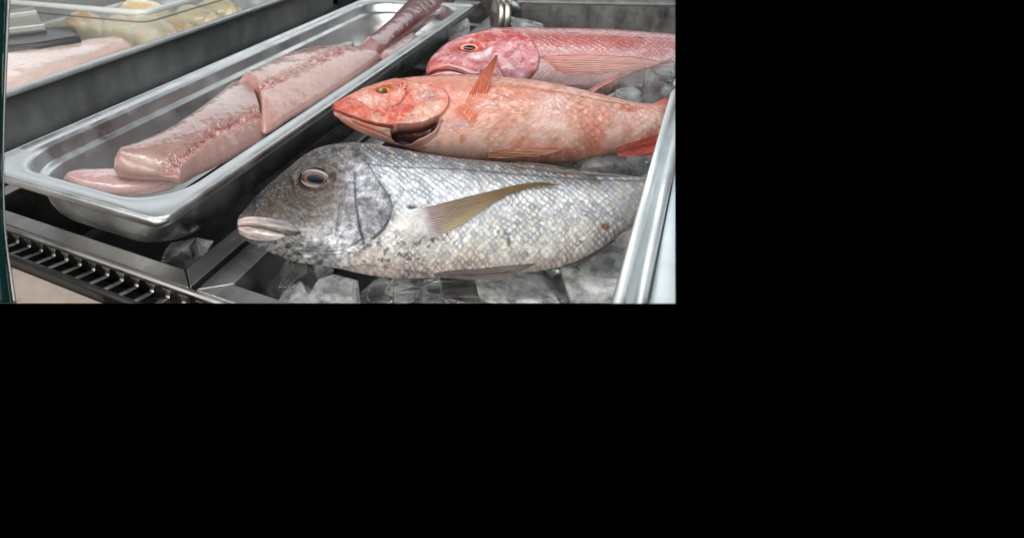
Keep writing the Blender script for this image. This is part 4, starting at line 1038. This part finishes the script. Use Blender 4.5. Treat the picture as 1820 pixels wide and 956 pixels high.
# pan at the right edge: rim runs towards the camera, white ice-filled inside
def right_xf(V):
    a = math.radians(-3.4); c, s = math.cos(a), math.sin(a)
    X = np.where(V[:, 0] < 0.06, V[:, 0] * 0.85, V[:, 0]) - 0.006; Y = V[:, 1] - 0.37
    return np.c_[0.0135 + X * c - Y * s, 0.37 + X * s + Y * c, V[:, 2]]


RP = pan('steel_pan', 0.0, 0.45, 0.18, 0.93, [(0.05, 0.082, 0.04), (0.03, 0.084, 0.04), (0.018, 0.10, 0.035), (0.014, 0.114, 0.03), (0.003, 0.1145, 0.02), (0.0, 0.112, 0.02), (0.0, 0.118, 0.02), (0.0015, 0.1215, 0.02), (0.006, 0.1222, 0.02), (0.0085, 0.121, 0.02),
         (0.0092, 0.108, 0.02), (0.0132, 0.1075, 0.02), (0.0138, 0.120, 0.025), (0.0165, 0.1222, 0.03), (0.019, 0.1225, 0.03), (0.021, 0.121, 0.03), (0.022, 0.117, 0.03), (0.023, 0.10, 0.03), (0.03, 0.086, 0.035), (0.054, 0.0835, 0.035)], M['rim'], xf=right_xf)
tag(RP, 'blurred steel pan rim at the right edge, over the fish tails', 'pan', 'steel food pans')
ic = pan('foam_sheet', 0.0235, 0.43, 0.204, 0.906, [(0.002, 0.100, 0.02), (0.0, 0.1165, 0.02), (0.004, 0.1195, 0.02)], M['whiteice'], xf=right_xf)
tag(ic, 'pale blue white foam sheet filling the right hand pan', 'foam sheet')
sp = Bx().box(0.16, 0.20, 0.25, 1.2, -0.127, 0.081).build('pan_support', M['wall'], CASE)

# curved glass edge at the left


def strip(pa, pb, dist, th, name, mat, par):
    n = 40
    a = spline(pa, n); b2 = spline(pb, n)
    def pts(px, dd):
        d = rays(px); d = d / FPX; return EYE + d * dd
    V = np.vstack([pts(a, dist), pts(b2, dist), pts(a, dist + th), pts(b2, dist + th)])
    i = np.arange(n - 1); F = []
    for s0, s1 in ((0, n), (n, 3 * n), (3 * n, 2 * n), (2 * n, 0)): F.append(np.c_[s0 + i, s1 + i, s1 + i + 1, s0 + i + 1])
    F.append(np.array([[0, n, 3 * n, 2 * n], [n - 1, 3 * n - 1 - n + 0, 4 * n - 1, 3 * n - 1]]))
    return make_mesh(name, V, np.vstack(F), mat, par)


gp = strip([(-40, -30), (-40, 150), (-40, 300), (-40, 450), (-40, 580)], [(10, -30), (4, 150), (2, 300), (4, 400), (14, 500), (24, 580)], 0.46, 0.006, 'glass_edge', M['post'], CASE)
strip([(10.4, -30), (4.4, 150), (2.4, 300), (4.4, 400), (14.4, 500), (24.4, 580)], [(20, -30), (14, 100), (9, 220), (8, 330), (12, 420), (24, 500), (36, 580)], 0.465, 0.004, 'trim', M['pan'], gp)

# ================================================================== ICE
def chunk(px, wpx, hpx, z, rot, mat, label, seed, depth=1.0, name='ice_cube'):
    p = at_z([px], z)[0]; dist = np.linalg.norm(p - EYE)
    W = wpx / FPX * dist; H = hpx / FPX * dist
    bm = bmesh.new(); bmesh.ops.create_cube(bm, size=1)
    rnd = random.Random(seed)
    for v in bm.verts: v.co += Vector([rnd.uniform(-.2, .2) for _ in range(3)])
    for _ in range(2):                                            # chipped corners
        n_ = Vector([rnd.uniform(-1, 1) for _ in range(3)]).normalized()
        r_ = bmesh.ops.bisect_plane(bm, geom=bm.verts[:] + bm.edges[:] + bm.faces[:], plane_co=n_ * rnd.uniform(0.42, 0.58), plane_no=n_, clear_outer=True)
        ed_ = [e_ for e_ in r_['geom_cut'] if isinstance(e_, bmesh.types.BMEdge)]
        if ed_: bmesh.ops.holes_fill(bm, edges=ed_, sides=0)
    bmesh.ops.bevel(bm, geom=list(bm.edges), offset=0.05, segments=2, profile=0.6, affect='EDGES')
    bmesh.ops.triangulate(bm, faces=[f for f in bm.faces if len(f.verts) > 4])
    bmesh.ops.subdivide_edges(bm, edges=[e_ for e_ in bm.edges if e_.calc_length() > 0.2], cuts=4, use_grid_fill=True)
    bmesh.ops.triangulate(bm, faces=[f for f in bm.faces if len(f.verts) > 4])
    V = np.array([v.co[:] for v in bm.verts])
    n = fbm(V[:, 0] * 2.2 + V[:, 2] * 1.7 + 20, V[:, 1] * 2.2 - V[:, 2] * 1.3 + 20, seed, 4)
    V = V * (1 + 0.20 * (n - 0.5))[:, None]
    a = math.radians(rot); c, s = math.cos(a), math.sin(a)
    t = math.radians(30)
    X = V[:, 0] * W; Y = V[:, 1] * W * 0.8 * depth; Z = V[:, 2] * H * 1.05
    X, Z = X * c - Z * s, X * s + Z * c
    co = X[:, None] * RIGHT + Y[:, None] * FWD + Z[:, None] * UP + p
    for v, q in zip(bm.verts, co): v.co = q
    bmesh.ops.recalc_face_normals(bm, faces=bm.faces)
    bm.verts.index_update(); me_v = np.array([v.co[:] for v in bm.verts]); F = [[v.index for v in f.verts] for f in bm.faces]; bm.free()
    o = make_mesh(name, me_v, F, mat)
    o.data.set_sharp_from_angle(angle=math.radians(28))
    tag(o, label, 'ice cube', 'ice cubes around the fish')
    return o


IC, IF = M['ice_clear'], M['ice_frost']
for k, a in enumerate([
    ((603, 527), 88, 52, -0.03, 2, IF, 'frosted ice cube with a rough top edge, under the belly near the bream gill'),
    ((528, 532), 62, 40, -0.035, 28, IF, 'small frosted ice lump left of the rough topped cube'),
    ((538, 500), 76, 58, -0.055, 35, M['ice_glass'], 'clear dark ice cube under the lower jaw of the bream'),
    ((465, 512), 80, 60, -0.055, -8, IC, 'smooth rounded ice cube in the front left corner of the ice well'),
    ((735, 528), 90, 66, -0.035, 5, IC, 'clear ice cube under the belly, right of a dark gap'),
    ((812, 534), 130, 34, -0.03, -4, M['ice_glass'], 'flat clear ice slab with a bright ridge at the bottom middle'),
    ((940, 508), 108, 52, -0.025, -28, IC, 'tilted ice slab leaning against the pelvic fin of the bream'),
    ((912, 538), 100, 34, -0.03, 6, IF, 'frosted ice piece at the bottom, in front of the tilted slab'),
    ((1003, 500), 60, 46, -0.045, 15, M['ice_glass'], 'dark clear ice cube between the tilted slab and the big frosted block'),
    ((1076, 466), 74, 58, -0.005, -16, IC, 'large hollow ice cube on top of the frosted block near the right pan'),
    ((1062, 520), 106, 62, -0.03, 3, IF, 'big frosted ice block at the bottom right beside the pan rim'),
    ((1118, 425), 64, 60, 0.0, 10, IF, 'frosted ice cube under the tail of the bream'),
    ((1082, 299), 84, 40, 0.05, -10, IC, 'dark clear ice cube between the bream back and the orange fish'),
    ((1146, 296), 60, 38, 0.05, 20, IC, 'ice cube beside the tail fin of the orange fish'),
    ((1150, 152), 96, 44, 0.10, 12, M['ice_glass'], 'shiny clear ice chunk between the snapper and the orange fish'),
    ((1152, 178), 92, 34, 0.09, -6, M['ice_glass'], 'clear ice piece under the shiny chunk above the orange tail'),
    ((1096, 150), 60, 40, 0.09, -30, M['ice_glass'], 'thin clear ice piece behind the pink spine'),
    ((322, 460), 56, 44, -0.03, 18, IC, 'ice cube in the corner below the fillet pan'),
    ((674, 524), 60, 52, -0.055, 10, IC, 'dark clear ice cube low in the gap between two cubes under the belly'),
    ((880, 512), 44, 30, -0.04, -12, IC, 'small clear ice cube left of the tilted slab below the pelvic fin'),
    ((706, 508), 34, 26, -0.035, 40, IF, 'small frosted chip under the belly at the end of the dark gap'),
    ((1030, 476), 34, 26, -0.03, 22, IC, 'small clear chip in the gap below the anal fin'),
    ((985, 534), 40, 24, -0.025, -9, IC, 'small clear cube at the bottom edge, just left of the big frosted block'),
    ((1180, 168), 50, 40, 0.11, -24, M['ice_glass'], 'clear ice piece pressed against the right pan rim above the orange tail'),
    ((1108, 176), 44, 22, 0.09, 14, IF, 'frosted chip between the pink spine and the shiny chunk'),
    ((500, 478), 40, 26, -0.04, 12, IC, 'clear chip right under the chin of the bream'),
    ((358, 440), 26, 26, -0.03, -20, IF, 'tiny ice lump by the steel frame beside the fillet pan'),
    ((812, 58), 36, 34, 0.02, 10, IF, 'white ice bit left of the snapper forehead'),
    ((942, 52), 52, 20, 0.06, -18, IF, 'white ice bit behind the snapper beside the steel cup'),
]):
    chunk(*a, 500 + k)

# ------------------------------------------------------------------ lights
def area(name, loc, target, sx, sy, power, col):
    L = bpy.data.lights.new(name, 'AREA'); L.shape = 'RECTANGLE'; L.size = sx; L.size_y = sy; L.energy = power; L.color = col
    o = bpy.data.objects.new(name, L); COL.objects.link(o); o.location = loc
    o.rotation_euler = (Vector(target) - Vector(loc)).to_track_quat('-Z', 'Y').to_euler()
    return o


area('case_lamp', (-0.25, 0.25, 1.15), (-0.25, 0.70, 0), 2.2, 0.40, 4.0, (0.96, 0.98, 1.0))
area('case_strip', (-0.25, 0.42, 1.05), (-0.25, 0.72, 0), 2.0, 0.05, 9, (0.97, 0.99, 1.0))
area('overhead_softbox', (-0.2, 0.1, 2.2), (-0.3, 0.7, 0), 3.2, 1.8, 13, (0.98, 0.99, 1.0))  # added softbox overhead, for bright reflections in the steel
area('rear_rim_fill', (-2.0, 3.0, 1.60), (-1.6, 0.7, 0.0), 7.0, 1.3, 50, (0.92, 0.97, 1.0))  # added unseen light, placed so the pan rims reflect it
area('side_fill', (1.6, -0.7, 0.8), (-0.2, 0.7, 0.0), 1.6, 1.4, 8, (0.95, 0.98, 1.0))  # unseen soft fill added on the camera side
area('front_fill', (-0.4, -1.05, 0.72), (-0.3, 0.7, 0.0), 2.4, 0.9, 34, (1.0, 0.96, 0.90))  # unseen warm fill added in front to brighten upright faces

w = bpy.data.worlds.new('World'); SC.world = w; w.use_nodes = True
w.node_tree.nodes['Background'].inputs['Color'].default_value = (0, 0, 0, 1)
w.node_tree.nodes['Background'].inputs['Strength'].default_value = 0.0

# ------------------------------------------------------------------ camera
cd = bpy.data.cameras.new('Camera'); cam = bpy.data.objects.new('Camera', cd); COL.objects.link(cam)
cam.matrix_world = Matrix.Translation(EYE) @ Matrix([[RM[0, 0], -RM[0, 1], -RM[0, 2]], [RM[1, 0], -RM[1, 1], -RM[1, 2]], [RM[2, 0], -RM[2, 1], -RM[2, 2]]]).to_4x4()
cd.sensor_fit = 'HORIZONTAL'; cd.sensor_width = 36
if FRAME == 'C':
    fw, fh, ox, oy = 1820.0, 956.0, 0.0, 0.0
else:
    fw = 1200.0 if FRAME == 'A' else 1028.0; fh = fw * 537 / 1024; ox = 0.0 if FRAME == 'A' else 86.0; oy = 0.0
cd.lens = FPX / fw * 36
cd.shift_x = -((PP[0] - ox) - fw / 2) / fw
cd.shift_y = ((PP[1] - oy) - fh / 2) / fw
cd.clip_start = 0.02; cd.clip_end = 50
cd.dof.use_dof = True; cd.dof.focus_distance = 0.66; cd.dof.aperture_fstop = cd.lens / 3.2
SC.camera = cam

SC.view_settings.view_transform = 'Standard'; SC.view_settings.look = 'None'; SC.view_settings.exposure = -0.16; SC.view_settings.gamma = 1
SC.cycles.use_denoising = True
SC.cycles.max_bounces = 10; SC.cycles.transparent_max_bounces = 12

# ------------------------------------------------------------------ only the part of the counter the photograph shows is modelled
HOME_W = {o.name: Vector(HOME[o.name]) for o in SC.objects if o.name in HOME}


def end_section(plane_px):
    d = rays(plane_px); nrm = np.cross(d[0], d[1]); nrm = Vector(nrm / np.linalg.norm(nrm)); eye = Vector(EYE)
    if nrm.dot(Vector(rays([(300, 200)])[0])) > 0: nrm = -nrm          # points out of the modelled section
    for o in list(SC.objects):
        if o.type != 'MESH': continue
        h = HOME_W[o.name]
        co = np.empty(len(o.data.vertices) * 3, np.float32); o.data.vertices.foreach_get('co', co)
        dd = (co.reshape(-1, 3) + np.array(h) - EYE) @ np.array(nrm)
        if dd.max() <= 0: continue
        if dd.min() >= -1e-5:
            bpy.data.objects.remove(o); continue
        bm = bmesh.new(); bm.from_mesh(o.data)
        r = bmesh.ops.bisect_plane(bm, geom=bm.verts[:] + bm.edges[:] + bm.faces[:], dist=1e-7, plane_co=eye - h, plane_no=nrm, clear_outer=True)
        cut = [e for e in r['geom_cut'] if isinstance(e, bmesh.types.BMEdge) and e.is_valid and e.is_boundary]
        if cut: bmesh.ops.holes_fill(bm, edges=cut, sides=0)
        bm.to_mesh(o.data); bm.free()


if FRAME == 'C':
    end_section([(1200, 0), (1200, 539)])
    end_section([(0, 539), (1200, 539)])
